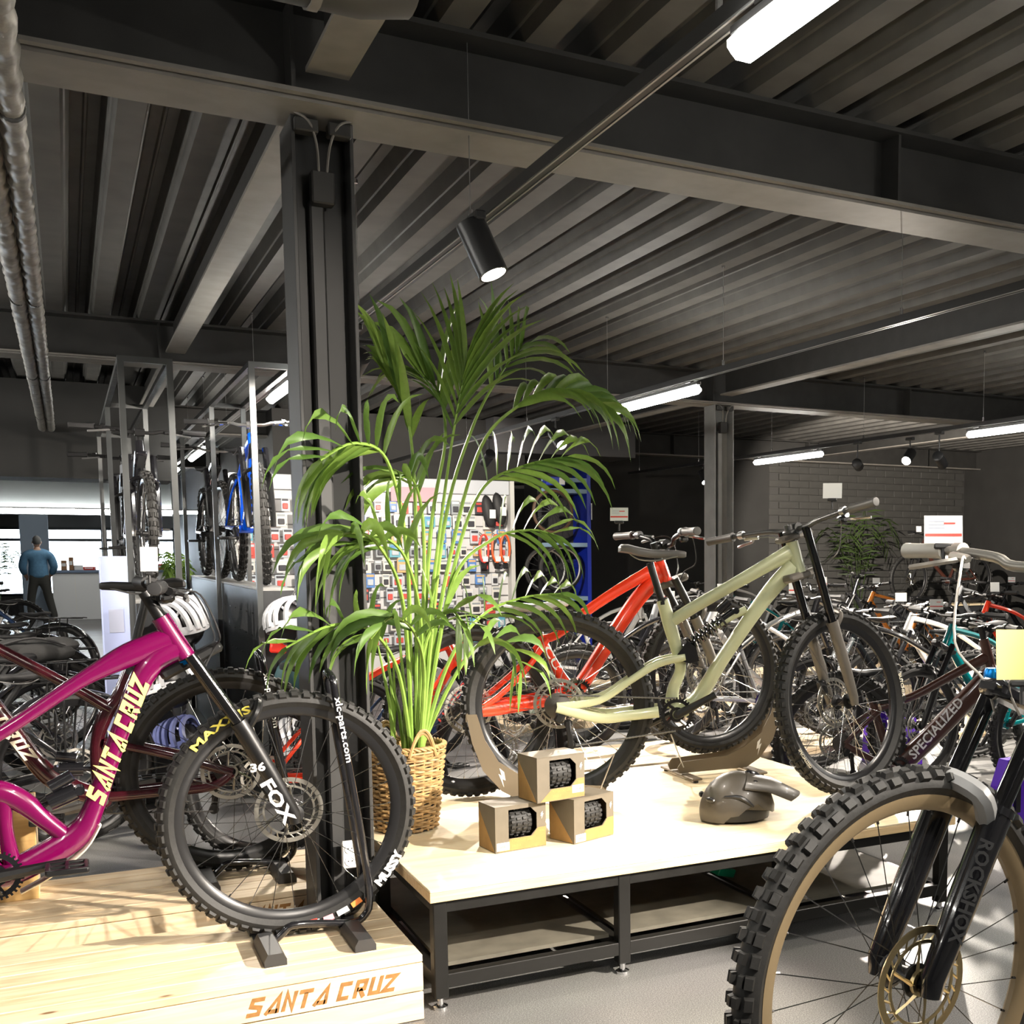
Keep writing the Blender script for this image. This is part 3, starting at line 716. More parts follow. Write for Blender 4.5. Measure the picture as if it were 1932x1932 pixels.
def bike(label, loc, heading, g, group=None, name='mountain_bike', lod=1):
    """u forward from the rear axle, w up from the ground the tyres stand on"""
    root = thing(name, label, 'bicycle', loc, heading, group)
    G = dict(R=.3725, tw=.06, tread='mtb', rotor='steel', spk=None, cas=True, steer=0, wb=1.20, bb=(.44, .34), st=(.26, .72), sad=None, ht=(.93, .98), hb=(.985, .86),
             fcol=M_blackg, fmat2=None, forkm=M_black, stanm=M_blackg, barm=M_black, gripm=M_blackm, sadm=None, tubes=None, fork='susp', crank=-20, pedals=True, bar=.385, rise=.02,
             stem=.045, spacer=.035, shock=None, chain=True, rimw=.016, tmat=None, rmat=None, barw=.0105, down_r=.026, fender=False, rack=False, battery=None, cables=True, fleg=None, crown=.0)
    G.update(g); R = G['R']; root.rotation_euler = (0, -G.get('pitch', 0.0), heading); hi = 1 if lod >= 2 else 0
    if lod >= 3: hi = 2
    n = 14 if hi else 8
    kw = dict(R=R, tw=G['tw'], tread=G['tread'], hi=hi, spk=G['spk'], rimw=G['rimw'], tmat=G['tmat'], rmat=G['rmat'])
    bb, st, ht, hb = (Vector(G[k]) for k in ('bb', 'st', 'ht', 'hb')); wb = G['wb']
    fm = G['fcol']; f2 = G['fmat2'] or fm
    # ---- wheels
    rw = put_wheel(root, 'rear_wheel', T(0, 0, R), rotor=G['rotor'], cas=G['cas'], **kw)
    ax = (Vector((ht.x, 0, ht.y)) - Vector((hb.x, 0, hb.y))).normalized(); Hb = Vector((hb.x, 0, hb.y)); Ht = Vector((ht.x, 0, ht.y))
    MS = axis_rot(Hb, ax, G['steer'])
    fw = put_wheel(root, 'front_wheel', MS @ T(wb, 0, R), rotor=G['rotor'], cas=False, **kw)
    # ---- frame
    fr = MB()
    if G['tubes']:
        for tb_ in G['tubes']:
            pts, mir = tb_[0], tb_[1]
            fr.ptube(pts, n, tb_[2] if len(tb_) > 2 else 2.3, 4 if hi else 2)
            if mir: fr.ptube([tuple(p[:4]) + (-(p[4] if len(p) > 4 else 0),) for p in pts], n, 2.3, 4 if hi else 2)
    else:
        dr = G['down_r']
        fr.ptube([(hb.x-.01, hb.y+.035, dr*.95, .022), ((hb.x*.5+bb.x*.5)+.015, hb.y*.5+bb.y*.5-.01, dr, .026), (bb.x+.015, bb.y+.02, dr, .03)], n)
        fr.ptube([(ht.x-.005, ht.y-.03, .019, .02), ((ht.x+st.x)/2, (ht.y+st.y)/2-.012+.02, .017, .019), (st.x+.012, st.y-.035, .015, .017)], n)
        fr.ptube([(bb.x, bb.y, .02, .03), (st.x*.6+bb.x*.4, st.y*.6+bb.y*.4, .018, .018), (st.x, st.y, .018, .018)], n)
        for s in (-1, 1):
            fr.ptube([(0, R, .012, .006, s*.068), (bb.x*.55, R*.5+bb.y*.5, .014, .008, s*.052), (bb.x-.03, bb.y, .016, .012, s*.034)], n)
            fr.ptube([(0, R+.005, .010, .006, s*.068), (st.x*.55, (R+st.y)*.5, .009, .007, s*.052), (st.x-.005, st.y-.06, .010, .008, s*.022)], n)
    fr.tube([Ht + ax*.0, Hb], [.0245, .0285], 16 if hi else 10)
    fr.cyl((bb.x, -.042, bb.y), (bb.x, .042, bb.y), .026, 16 if hi else 10)
    frame = fr.build('frame', fm, root)
    if G['fmat2'] is not None and not G['tubes']:
        q = MB().ptube([(hb.x*.62+bb.x*.38, hb.y*.62+bb.y*.38, G['down_r']*1.03, .0275), (hb.x*.3+bb.x*.7, hb.y*.3+bb.y*.7-.008, G['down_r']*1.05, .0285)], n, k=1); q.build('frame_panel', f2, frame)
    if G['battery']:
        q = MB().ptube([(hb.x*.8+bb.x*.2-.0, hb.y*.8+bb.y*.2+.03, .036, .036), (hb.x*.25+bb.x*.75, hb.y*.25+bb.y*.75+.02, .042, .038)], n, 3.5, 1); q.build('battery', G['battery'], frame)
    # ---- fork
    A = Vector((wb, 0, R)); lx = .066 if G['tw'] > .045 else .052
    fo = MB(); sx_ = MB()
    Cw = Hb + (A - Hb).normalized()*.0
    d = (A - Hb); Lf = d.length; dn = d.normalized(); off = Vector((.0, 0, 0))
    if G['fork'] in ('susp', 'dual'):
        top = Hb + ax*(.175 if G['fork'] == 'dual' else .012)
        topc = top + Vector((.028, 0, 0)) if G['fork'] == 'dual' else top + Vector((.012, 0, 0))
        mid = Hb + dn*(Lf*.42) + Vector((.02, 0, .0))
        for s in (-1, 1):
            o_ = Vector((0, s*lx, 0))
            sx_.tube([topc + o_, mid + o_ + dn*.02], .0178, n)
            fo.tube([mid + o_ - dn*.012, mid + o_ + dn*.015, Hb + dn*(Lf*.72) + o_ + Vector((.012, 0, 0)), A + o_ + Vector((-.004, 0, .012)), A + o_ + Vector((0, 0, -.018))], [q_*G.get('legr', 1.0) for q_ in (.0235, .0235, .0225, .0185, .015)], n)
            lr_ = G.get('legr', 1.0); fo.lathe([(.0215*lr_, -.006), (.0248*lr_, -.006), (.0248*lr_, .008), (.0215*lr_, .008)], n, 'z', mid + o_ - dn*.012, dn.to_track_quat('Z', 'Y').to_matrix(), True)
        ar = [mid + Vector((.02, s*lx*.98, 0)) for s in (-1, 1)]
        pk = mid + Vector((.055, 0, .055 + .012)) - dn*.0
        arch_ = MB().tube(cr([ar[0], ar[0]*.6 + pk*.4 + Vector((.01, -lx*.45, .02)), pk, ar[1]*.6 + pk*.4 + Vector((.01, lx*.45, .02)), ar[1]], 4), .0115*(1.7 if G.get('archm') else 1), 8)
        cw = MB(); cw.box(Hb + Vector((.010, 0, -.002)) + dn*.008, (.055, lx*2+.05, .032), ax.to_track_quat('Z', 'Y').to_matrix(), .009)
        if G['fork'] == 'dual': cw.box(top + Vector((.02, 0, 0)) - ax*.03, (.055, lx*2+.05, .026), ax.to_track_quat('Z', 'Y').to_matrix(), .008)
        fork = fo.build('fork', G['forkm'], root, MS); arch_.build('fork_arch', G.get('archm') or G['forkm'], fork)
        sx_.build('stanchions', G['stanm'], fork); cw.build('fork_crown', G['forkm'], fork)
    else:
        for s in (-1, 1):
            fo.tube(cr([tuple(Hb + Vector((0, s*.03, -.005))), tuple(Hb + dn*.06 + Vector((.004, s*lx*.9, 0))), tuple(Hb + dn*(Lf*.6) + Vector((-.006, s*lx, 0))), tuple(A + Vector((0, s*lx*.98, 0)))], 4), .014, n)
        fo.box(Hb + dn*.02, (.05, lx*1.7, .04), ax.to_track_quat('Z', 'Y').to_matrix(), .012)
        fork = fo.build('fork', G['forkm'], root, MS)
    fo2 = MB().cyl(A + Vector((0, -lx-.012, 0)), A + Vector((0, lx+.012, 0)), .0085, 10); fo2.build('axle', M_grey, fork)
    if G['rotor']:
        MB().box(A + Vector((-.055, lx-.012, .062)), (.036, .034, .062), ax.to_track_quat('Z', 'Y').to_matrix(), .008).build('brake_caliper', M_black, fork)
    # ---- stem, handlebar, grips, levers
    sp = Ht + ax*G['spacer']; clamp = sp + ax*.018 + Vector((G['stem'], 0, .004))
    q = MB(); q.tube([Ht - ax*.005, sp + ax*.036], .0175, n); q.tube([sp + ax*.018, clamp], [.017, .016], n); q.tube([clamp + Vector((0, -.026, 0)), clamp + Vector((0, .026, 0))], .0235, n)
    if G['fork'] == 'dual': q.box(sp + ax*.012 + Vector((.02, 0, 0)), (.05, .08, .02), ax.to_track_quat('Z', 'Y').to_matrix(), .006)
    stem = q.build('stem', G['barm'], root, MS)
    bw, rs = G['bar'], G['rise']; bk = G.get('sweep', .045)
    hp = [(-bk, -bw, rs), (-bk*.55, -bw*.66, rs*1.0), (-.006, -bw*.30, rs*.55), (0, -.07, 0), (0, .07, 0), (-.006, bw*.30, rs*.55), (-bk*.55, bw*.66, rs*1.0), (-bk, bw, rs)]
    pts = [tuple(clamp + Vector(p)) for p in hp]
    bar = MB().tube(cr(pts, 4 if hi else 2), G['barw'], n).build('handlebar', G['barm'], root, MS)
    gl = min(.135, bw*.36)
    for s in (-1, 1):
        e = Vector(pts[0] if s < 0 else pts[-1]); i_ = Vector(pts[1] if s < 0 else pts[-2]); dd = (i_ - e).normalized()
        gp = MB().tube([e - dd*.003, e - dd*.0025, e, e + dd*.012, e + dd*(gl*.5), e + dd*(gl-.02), e + dd*gl], [.011, .0155, .0175, .0165, .0158, .0165, .019], n)
        gp.build('grip', G['gripm'], bar)
        lp = e + dd*(gl + .045)
        q = MB(); q.tube([lp - dd*.012, lp + dd*.012], .0165, n)
        q.tube([lp + Vector((.018, 0, -.012)), lp + dd*.06 + Vector((.030, 0, -.016))], [.011, .009], 8)
        q.build('brake_clamp', M_black if not G.get('levm') else G['levm'], bar)
        q = MB().tube(cr([tuple(lp + dd*.03 + Vector((.030, 0, -.018))), tuple(lp + Vector((.058, 0, -.024))), tuple(lp - dd*.05 + Vector((.060, 0, -.030))), tuple(lp - dd*.085 + Vector((.068, 0, -.034)))], 3), [.0065]*9+[.0055], 6)
        q.build('brake_lever', G.get('levm') or M_grey, bar)
        if s < 0 and hi: MB().box(lp + dd*.02 + Vector((.012, 0, -.03)), (.035, .03, .026), None, .008).build('shifter', M_black, bar)
        if G['cables']:
            c0 = lp + dd*.055 + Vector((.032, 0, -.016)); c3 = Hb + Vector((.045, s*.03, -.03))
            cp = [tuple(c0), tuple(c0 + dd*.05 + Vector((.055, 0, -.01))), tuple((c0*.45 + c3*.55) + Vector((.07, s*.0, .0))), tuple(c3 + Vector((.03, 0, .06))), tuple(c3)]
            MB().tube(cr(cp, 5), .0026, 6).build('brake_hose', M_blackm if not G.get('hosem') else G['hosem'], bar)
    # ---- saddle and post
    sd = Vector((st.x, st.y)) - bb; sd.normalize()
    sad = Vector(G['sad']) if G['sad'] else Vector((st.x, st.y)) + sd*.16
    q = MB().tube([(st.x - sd.x*.03, 0, st.y - sd.y*.03), (sad.x, 0, sad.y - .045)], .0145, n)
    q.tube([(st.x - sd.x*.022, 0, st.y - sd.y*.022), (st.x + sd.x*.006, 0, st.y + sd.y*.006)], .021, n)
    q.build('seatpost', M_black, root)
    so = put('saddle', saddle_mesh(G['sadm'] or M_blackm, 'saddle_' + (G['sadm'] or M_blackm).name), root, TR((sad.x + .01, 0, sad.y), 0, 0, G.get('sadtilt', 0)))
    q = MB()
    for s in (-1, 1): q.tube(cr([(-.09, s*.026, -.012), (-.05, s*.024, -.034), (.02, s*.022, -.034), (.10, s*.012, -.012)], 3), .0035, 5)
    q.build('saddle_rails', M_grey, so)
    # ---- cranks, ring, pedals, chain, mech
    ca = R_(G['crank']); cl = .170
    q = MB(); q.cyl((bb.x, -.068, bb.y), (bb.x, .068, bb.y), .014, 10)
    for s, an in ((-1, ca), (1, ca + PI)):
        e = Vector((bb.x + cl*math.cos(an), s*.072, bb.y + cl*math.sin(an)))
        q.tube([(bb.x, s*.062, bb.y), tuple(Vector((bb.x, s*.062, bb.y))*.5 + e*.5), e], [.018, .0145, .013], 8)
    crank = q.build('crank', G.get('crankm') or M_black, root)
    q = MB(); rr = G.get('ring', .064); nt_ = 32 if hi else 18
    pr = [(.020, -.0475), (rr-.008, -.0475), (rr-.008, -.0500), (.020, -.0500)]
    q.lathe([(rr-.016, -.0475), (rr-.003, -.0475), (rr-.003, -.0500), (rr-.016, -.0500)], nt_, 'y', (bb.x, 0, bb.y), None, True)
    q.lathe([(.018, -.0470), (.030, -.0470), (.030, -.0505), (.018, -.0505)], 16, 'y', (bb.x, 0, bb.y), None, True)
    for i in range(4):
        an = 2*PI*i/4 + ca; q.tube([(bb.x + .026*math.cos(an), -.0487, bb.y + .026*math.sin(an)), (bb.x + (rr-.010)*math.cos(an+.2), -.0487, bb.y + (rr-.010)*math.sin(an+.2))], .007, 5)
    for i in range(nt_):
        an = 2*PI*i/nt_; q.box((bb.x + rr*math.cos(an), -.0487, bb.y + rr*math.sin(an)), (.008, .0022, .006), Matrix.Rotation(-an, 3, 'Y'))
    q.build('chainring', M_blackg, crank)
    if G['pedals']:
        for s, an in ((-1, ca), (1, ca + PI)):
            e = Vector((bb.x + cl*math.cos(an), s*.072, bb.y + cl*math.sin(an)))
            q = MB()
            for w_ in (-.045, 0, .045): q.box(e + Vector((w_, s*.062, 0)), (.012, .092, .017), None, .003)
            for w_ in (.018, .062, .106): q.box(e + Vector((0, s*w_, 0)), (.098, .011, .017), None, .003)
            q.build('pedal', G.get('pedm') or M_black, crank)
    if G['cas']:
        rc = .045
        if G['chain']:
            def chain(p, q_, nm):
                p, q_ = Vector(p), Vector(q_); m = max(4, int((q_-p).length/(.0064 if hi else .03)))
                MB().tube([p + (q_-p)*(i/m) for i in range(m+1)], [.0042 if i % 2 else .0028 for i in range(m+1)], 5).build(nm, G.get('chainm') or M_grey, crank)
            cd_ = Vector((.055, -.052, R - .13)) if G['cas'] else None
            chain((.01, -.045, R + rc), (bb.x - .005, -.0487, bb.y + rr), 'chain'); chain((.055, -.047, R - .155), (bb.x - .005, -.0487, bb.y - rr), 'chain')
        q = MB(); q.box((.012, -.060, R - .035), (.035, .026, .060), Matrix.Rotation(.5, 3, 'Y'), .008); q.box((.045, -.058, R - .105), (.022, .012, .105), Matrix.Rotation(-.12, 3, 'Y'), .004)
        for p in ((.040, R - .065), (.052, R - .150)): q.lathe([(.0, -.054), (.017, -.054), (.017, -.048), (.0, -.048)], 12, 'y', (p[0], 0, p[1]))
        q.build('rear_mech', M_black, root)
    if G['shock']:
        a_, b_, kind = G['shock']; a_, b_ = Vector((a_[0], 0, a_[1])), Vector((b_[0], 0, b_[1])); dd = (b_-a_).normalized(); L = (b_-a_).length
        q = MB().tube([a_, a_ + dd*L*.5], .008, 10); q.tube([a_ + dd*L*(.62 if kind == 'coil' else .35), b_ - dd*.01], .0175 if kind == 'coil' else .024, n)
        q.cyl(a_ + Vector((0, -.022, 0)), a_ + Vector((0, .022, 0)), .013, 10); q.cyl(b_ + Vector((0, -.022, 0)), b_ + Vector((0, .022, 0)), .013, 10)
        nn = Vector((-dd.z, 0, dd.x)); q.tube([b_ - dd*.06 + nn*.038 , b_ - dd*.0 + nn*.045], .017, n)
        sh = q.build('shock', M_blackg, root)
        if kind == 'coil':
            pts = []; turns = 7.5; a0 = a_ + dd*L*.12; a1 = a_ + dd*L*.72; yv = Vector((0, 1, 0))
            for i in range(int(turns*12)+1):
                t_ = i/(turns*12); an = 2*PI*turns*t_; pts.append(a0 + (a1-a0)*t_ + (nn*math.cos(an) + yv*math.sin(an))*.026)
            MB().tube(pts, .0042, 6).build('coil_spring', M_blackg, sh)
            q = MB()
            for c_ in (a0 - dd*.006, a1 + dd*.006): q.tube([c_ - dd*.004, c_ + dd*.004], .030, 18)
            q.build('spring_collar', M_blackm, sh)
    if G['fender']:
        for c_, a0, a1, nm in ((Vector((0, 0, R)), 30, 200, None), (Vector((wb, 0, R)), 20, 170, MS)):
            rf = R + .014; ring = []
            for i in range(17):
                an = R_(a0 + (a1-a0)*i/16); er = Vector((math.cos(an), 0, math.sin(an)))
                ring.append([tuple(c_ + er*(rf - .012*abs(y)**2) + Vector((0, y*.032, 0))) for y in (-1, -.5, 0, .5, 1)] + [tuple(c_ + er*(rf + .003 - .012*abs(y)**2) + Vector((0, y*.032, 0))) for y in (1, .5, 0, -.5, -1)])
            MB().loft(ring).build('mudguard', M_blackg, root, nm)
    if G['rack']:
        q = MB(); zr = R*2 + .055
        for s in (-1, 1):
            q.tube([(.16, s*.05, zr), (-.22, s*.055, zr), (-.25, s*.03, zr)], .0055, 6); q.tube([(-.02, s*.07, R+.03), (-.06, s*.06, zr)], .005, 6); q.tube([(.05, s*.07, R+.03), (.04, s*.055, zr)], .005, 6)
        for x in (-.2, -.1, 0, .1): q.tube([(x, -.055, zr), (x, .055, zr)], .005, 6)
        q.build('luggage_rack', M_black, root)
    LAST['clamp'] = MS @ clamp; LAST['MS'] = MS; LAST['root'] = root
    return root, frame, fw, rw, bar
def uvf(p0, heading, pitch=0.0):
    """survey function: photo pixel -> (u, w) in the upright plane of a bike whose rear axle stands over p0"""
    h = Vector((math.cos(heading), math.sin(heading), 0)); nrm = Vector((-h.y, h.x, 0)); P0 = Vector(p0)
    def f(x, y, *rest):
        d = ray(x, y); t = (P0 - CAM).dot(nrm) / d.dot(nrm); p = CAM + d*t
        u, w = (p - P0).dot(h), p.z - P0.z; c_, s_ = math.cos(pitch), math.sin(pitch)
        return (u*c_ + w*s_, -u*s_ + w*c_) + rest
    return f
# ================================================================== THE MAIN BIKES
def paint(name, c, rough=.22, coat=1.0, metal=0.0): return mat(name, c, rough, metal, coat=coat)
M_mag = paint('magenta_paint', (.145, .001, .058)); M_mar = paint('dark_red_paint', (.045, .004, .009)); M_sage = paint('pale_sage_paint', (.50, .53, .33), .35, .4)
M_red = paint('vivid_red_paint', (.86, .045, .010), .3, .6); M_brown = paint('dark_brown_paint', (.060, .020, .014), .28)
M_blue = mat('blue_cap', (.0, .20, .62), .25, .7)
M_fgrey = mat('grey_fork', (.16, .145, .125), .4, .3)
M_stan = mat('black_stanchion', (.008, .008, .009), .12, .3, coat=.5)
M_butter = mat('butter_print', (.92, .82, .22), .45)
M_cream = mat('cream_print', (.80, .74, .58), .5)

# --- magenta full-suspension bike on the front podium (faces right)
P0 = (.552-1.24, 3.562, .199); f = uvf(P0, 0)
bbp = f(-8, 1645)
tubes = [([f(320,1205,.034,.026), f(245,1235,.034,.024), f(180,1268,.024,.022), f(130,1298,.020,.021), f(0,1384,.0185,.02), f(-180,1492,.018,.019)], 0),
         ([f(335,1222,.040,.027), f(292,1248,.036,.028), f(260,1295,.030,.028), f(218,1405,.0245,.030), f(175,1528,.028,.031), f(148,1572,.036,.031), f(95,1608,.038,.032), f(25,1645,.036,.034), f(-12,1655,.03,.034)], 0),
         ([f(125,1578,.022,.026), f(85,1548,.024,.026), f(40,1512,.030,.026), f(-10,1492,.030,.026), f(-80,1500,.02,.022)], 0),
         ([f(8,1500,.022,.022), f(10,1560,.018,.022), f(22,1625,.022,.026)], 0),
         ([(bbp[0], bbp[1], .028, .032), f(-90,1560,.022,.022), f(-182,1455,.019,.019)], 0),
         ([(0, .3725, .013, .008, .07), (.18, .40, .015, .010, .065), (.36, .42, .018, .012, .05), f(-40,1530,.022,.012,.03)], 1),
         ([(0, .375, .012, .007, .07), (.12, .50, .011, .008, .065), (.30, .62, .011, .009, .045), f(-120,1480,.014,.010,.03)], 1)]
b1, fr1, fw1, rw1, bar1 = bike('glossy magenta full-suspension mountain bike held upright on the front podium', P0, 0, dict(fcol=M_mag, stanm=M_stan, wb=1.24, bb=bbp[:2], st=f(-182,1452)[:2], sad=(.27, .90),
    ht=f(302,1164)[:2], hb=f(350,1240)[:2], tubes=tubes, shock=(f(62,1528)[:2], f(150,1490)[:2], 'air'), crank=7, spacer=.045, stem=.04, rise=.03, pedm=M_black), lod=2)
frame_text(fr1, 'SANTA CRUZ', f(176,1512)[:2], f(266,1278)[:2], .050, .0305, M_butter, -1, True, shear=.30, t=.25)
# raised yellow sheath line and crown-race cap
MB().lathe([(.026, -.006), (.031, -.006), (.031, .006), (.026, .006)], 20, 'z', (f(352,1246)[0], 0, f(352,1246)[1]), Euler((0, -.42, 0)).to_matrix(), True).build('headset_cap', M_blue, fr1, label='bright blue headset cap')
MB().ptube([f(188,1555,.006,.024), f(160,1600,.006,.024), f(100,1648,.006,.024), f(40,1682,.006,.024)], 8).build('down_tube_guard', M_cream, fr1)
forko = [c for c in b1.children if c.name.startswith('fork')][0]
def leg_text(fk, s, p0, p1, h, m, lx=.066, r=.0232, side=-1, name='fork_decal', bold=.03): frame_text(fk, s, p0, p1, h, lx+r, m, side, name=name, bold=bold)
leg_text(forko, '36', f(463,1440)[:2], f(492,1436)[:2], .024, M_white)
leg_text(forko, 'FOX', f(492,1462)[:2], f(540,1540)[:2], .036, M_white)
tyre_text(fw1, 'MAXXIS', .3725, .06, 141, .022, M_yellowp, -1, .03, spread=2.5)
tyre_text(fw1, 'MUSSY', .3725, .06, -46, .026, M_card, -1, .06, True, 1.5)
for a0, a1, m_ in ((-62, -56.5, mat('orange_print', (.85, .25, .06), .5)), (-70, -64, M_card), (-77, -72, mat('pink_print', (.85, .35, .40), .5)), (-86, -79, M_card), (-86, -80, M_redp)):
    r0, r1 = (.335, .352) if m_ is not M_redp else (.331, .337)
    MB().prism([((r0, r1)[k_]*math.cos(R_(a_)), (r0, r1)[k_]*math.sin(R_(a_))) for a_, k_ in ((a0, 0), (a1, 0), (a1, 1), (a0, 1))] and [(r0*math.cos(R_(a0)), r0*math.sin(R_(a0))), (r0*math.cos(R_(a1)), r0*math.sin(R_(a1))), (r1*math.cos(R_(a1)), r1*math.sin(R_(a1))), (r1*math.cos(R_(a0)), r1*math.sin(R_(a0)))], lambda x, y, h: (x, h, y), -.0312, -.0300).build('tyre_sticker', m_, fw1, smooth=0)

# --- dark red bike on the rear podium (faces left)
P0 = (.475, 4.40, .197); f = uvf(P0, PI)
bbp = f(195, 1506)
tubes = [([f(-150,1150,.026,.022), f(-40,1204,.021,.021), f(0,1226,.019,.020), f(130,1293,.018,.020), f(208,1338,.022,.022)], 0),
         ([f(-140,1185,.034,.027), f(-60,1275,.030,.028), f(15,1368,.028,.029), f(65,1435,.030,.03), f(115,1478,.034,.03), f(195,1506,.032,.032)], 0),
         ([f(244,1262,.020,.020), f(222,1315,.021,.02), f(200,1345,.026,.021), f(182,1410,.02,.022), f(190,1495,.026,.026)], 0),
         ([(0, .3725, .016, .008, .07), f(400,1442,.017,.009,.068), f(330,1424,.013,.009,.06), f(238,1405,.014,.012,.04), f(195,1400,.016,.012,.02)], 1),
         ([(0, .3725, .015, .008, .07), f(395,1478,.016,.009,.066), f(300,1490,.015,.01,.055), f(205,1500,.018,.012,.035)], 1)]
b2, fr2, fw2, rw2, bar2 = bike('dark cherry red mountain bike facing left on the rear podium', P0, PI, dict(fcol=M_mar, stanm=M_stan, wb=1.23, bb=bbp[:2], st=f(244,1260)[:2], sad=f(275,1102)[:2],
    ht=f(-168,1112)[:2], hb=f(-146,1172)[:2], tubes=tubes, shock=(f(185,1450)[:2], f(105,1452)[:2], 'air'), crank=170, crankm=M_fgrey), lod=2)
frame_text(fr2, 'SANTA CRUZ', f(-95,1232)[:2], f(62,1432)[:2], .040, .0305, M_cream, 1, True, shear=.30, t=.22)

tyre_text(rw2, 'MAXXIS', .3725, .06, -46, .022, M_yellowp, 1, .03, True, 2.3)
# --- pale sage full-suspension bike on the table (faces right, bars turned)
pr, pf = Vector((1.648, 4.162, 0)), Vector((2.69, 3.68, 0)); hd = math.atan2(pf.y-pr.y, pf.x-pr.x); wbp = (pf-pr).length
P0 = (pr.x, pr.y, .378); f = uvf(P0, hd); Rp = .377
bbp = f(1276, 1345)
tubes = [([f(1492,1042,.034,.024), f(1455,1062,.028,.022), f(1380,1105,.024,.020), f(1310,1145,.024,.020), f(1268,1172,.024,.020)], 0),
         ([f(1498,1068,.036,.026), f(1462,1105,.033,.027), f(1420,1160,.029,.028), f(1362,1245,.028,.030), f(1318,1315,.030,.032), f(1285,1342,.03,.034)], 0),
         ([f(1250,1132,.024,.020), f(1264,1180,.027,.021), f(1276,1222,.024,.022), f(1284,1262,.022,.024), f(1270,1300,.024,.026), f(1268,1335,.03,.03)], 0),
         ([(0, Rp, .020, .010, .072), f(1130,1350,.020,.012,.070), f(1185,1346,.020,.013,.065), f(1242,1340,.022,.015,.048)], 1),
         ([(0, Rp+.004, .016, .008, .072), f(1130,1318,.014,.009,.070), f(1190,1280,.014,.010,.062), f(1240,1250,.016,.011,.048), f(1292,1238,.014,.010,.04)], 1),
         ([f(1350,1182,.012,.016), f(1384,1162,.014,.018), f(1408,1150,.016,.018)], 0)]
b3, fr3, fw3, rw3, bar3 = bike('pale sage green full-suspension bike with dual-crown fork standing on the table', P0, hd, dict(R=Rp, tw=.066, fcol=M_sage, forkm=M_fgrey, stanm=M_stan, wb=wbp, bb=bbp[:2], st=f(1250,1130)[:2],
    sad=f(1226,1040)[:2], ht=f(1494,1022)[:2], hb=f(1508,1080)[:2], tubes=tubes, shock=(f(1292,1222)[:2], f(1388,1152)[:2], 'coil'), crank=28, pedals=False, fork='dual', steer=R_(38), spacer=.03, stem=.03,
    bar=.46, rise=.02, sadm=mat('grey_saddle', (.10, .095, .09), .5), gripm=mat('grey_grips', (.11, .105, .10), .5), barm=mat('grey_bar', (.10, .10, .10), .3, .5), spk=M_spokes, levm=M_alu, hosem=M_grey, cas='small', sadtilt=.06), lod=2)
q = MB().prism([f(1272,1240)[:2], f(1296,1208)[:2], f(1312,1220)[:2], f(1318,1245)[:2], f(1300,1250)[:2]], lambda x, y, h: (x, h, y), -.045, .045); q.build('rocker_link', M_blackg, fr3)
MB().ptube([f(1440,1090,.004,.006), f(1443,1088,.004,.006)], 8, k=1).build('cable_port', M_black, fr3)
tyre_text(fw3, 'BUTCHER', Rp, .066, 18, .018, M_cream, -1, .03, False, 1.25)
tyre_text(rw3, 'BUTCHER', Rp, .066, 214, .015, M_cream, -1, .03, True, 1.2)
tyre_text(fw3, 'SPECIALIZED', Rp, .066, 210, .014, M_cream, -1, .02, True, 1.2)

# --- vivid red hardtail behind it on the table (faces right)
a, b = onZ(890, 1340, .722), onZ(1342, 1272, .815); Rr_ = .350
hd = math.atan2(b.y-a.y, b.x-a.x); wbr = (b-a).length; pit = math.asin((b.z-a.z)/wbr)
P0 = (a.x + math.sin(pit)*Rr_*math.cos(hd), a.y + math.sin(pit)*Rr_*math.sin(hd), a.z - Rr_*math.cos(pit)); f = uvf(P0, hd, pit); RED_FRONT = b; RED_HD = hd
bbp = f(1082, 1308)
tubes = [([f(1240,1072,.030,.022), f(1180,1105,.024,.021), f(1108,1152,.021,.020), f(1050,1198,.018,.018), f(1018,1205,.017,.017)], 0),
         ([f(1246,1085,.034,.026), f(1205,1128,.034,.028), f(1160,1192,.032,.029), f(1110,1272,.032,.030), f(1084,1308,.034,.032)], 0),
         ([f(1012,1188,.017,.017), f(1035,1232,.018,.018), f(1060,1278,.022,.024), f(1080,1305,.028,.03)], 0),
         ([(0, Rr_, .020, .008, .07), f(930,1335,.024,.010,.066), f(1010,1322,.024,.012,.055), f(1070,1310,.024,.014,.04)], 1),
         ([(0, Rr_+.005, .013, .008, .07), f(930,1312,.012,.008,.064), f(985,1262,.012,.009,.05), f(1030,1205,.013,.010,.02)], 1)]
b4, fr4, fw4, rw4, bar4 = bike('vivid red mountain bike standing on the table behind the sage green one', P0, hd, dict(R=Rr_, tw=.056, pitch=pit, fcol=M_red, forkm=M_fgrey, stanm=M_black, wb=wbr, bb=bbp[:2], st=f(1012,1190)[:2],
    sad=f(1010,1142)[:2], ht=f(1244,1058)[:2], hb=f(1256,1096)[:2], tubes=tubes, steer=R_(3), bar=.38, rise=.05, spacer=.045, sadm=mat('pale_saddle', (.55, .53, .52), .5), crank=-25, gripm=mat('grey_grips', (.11, .105, .10), .5),
    spk=M_spokes, pedm=M_alu, levm=M_alu), lod=2)
frame_text(fr4, 'CU', f(1028,1218)[:2], f(1050,1262)[:2], .03, .0195, M_white, -1)

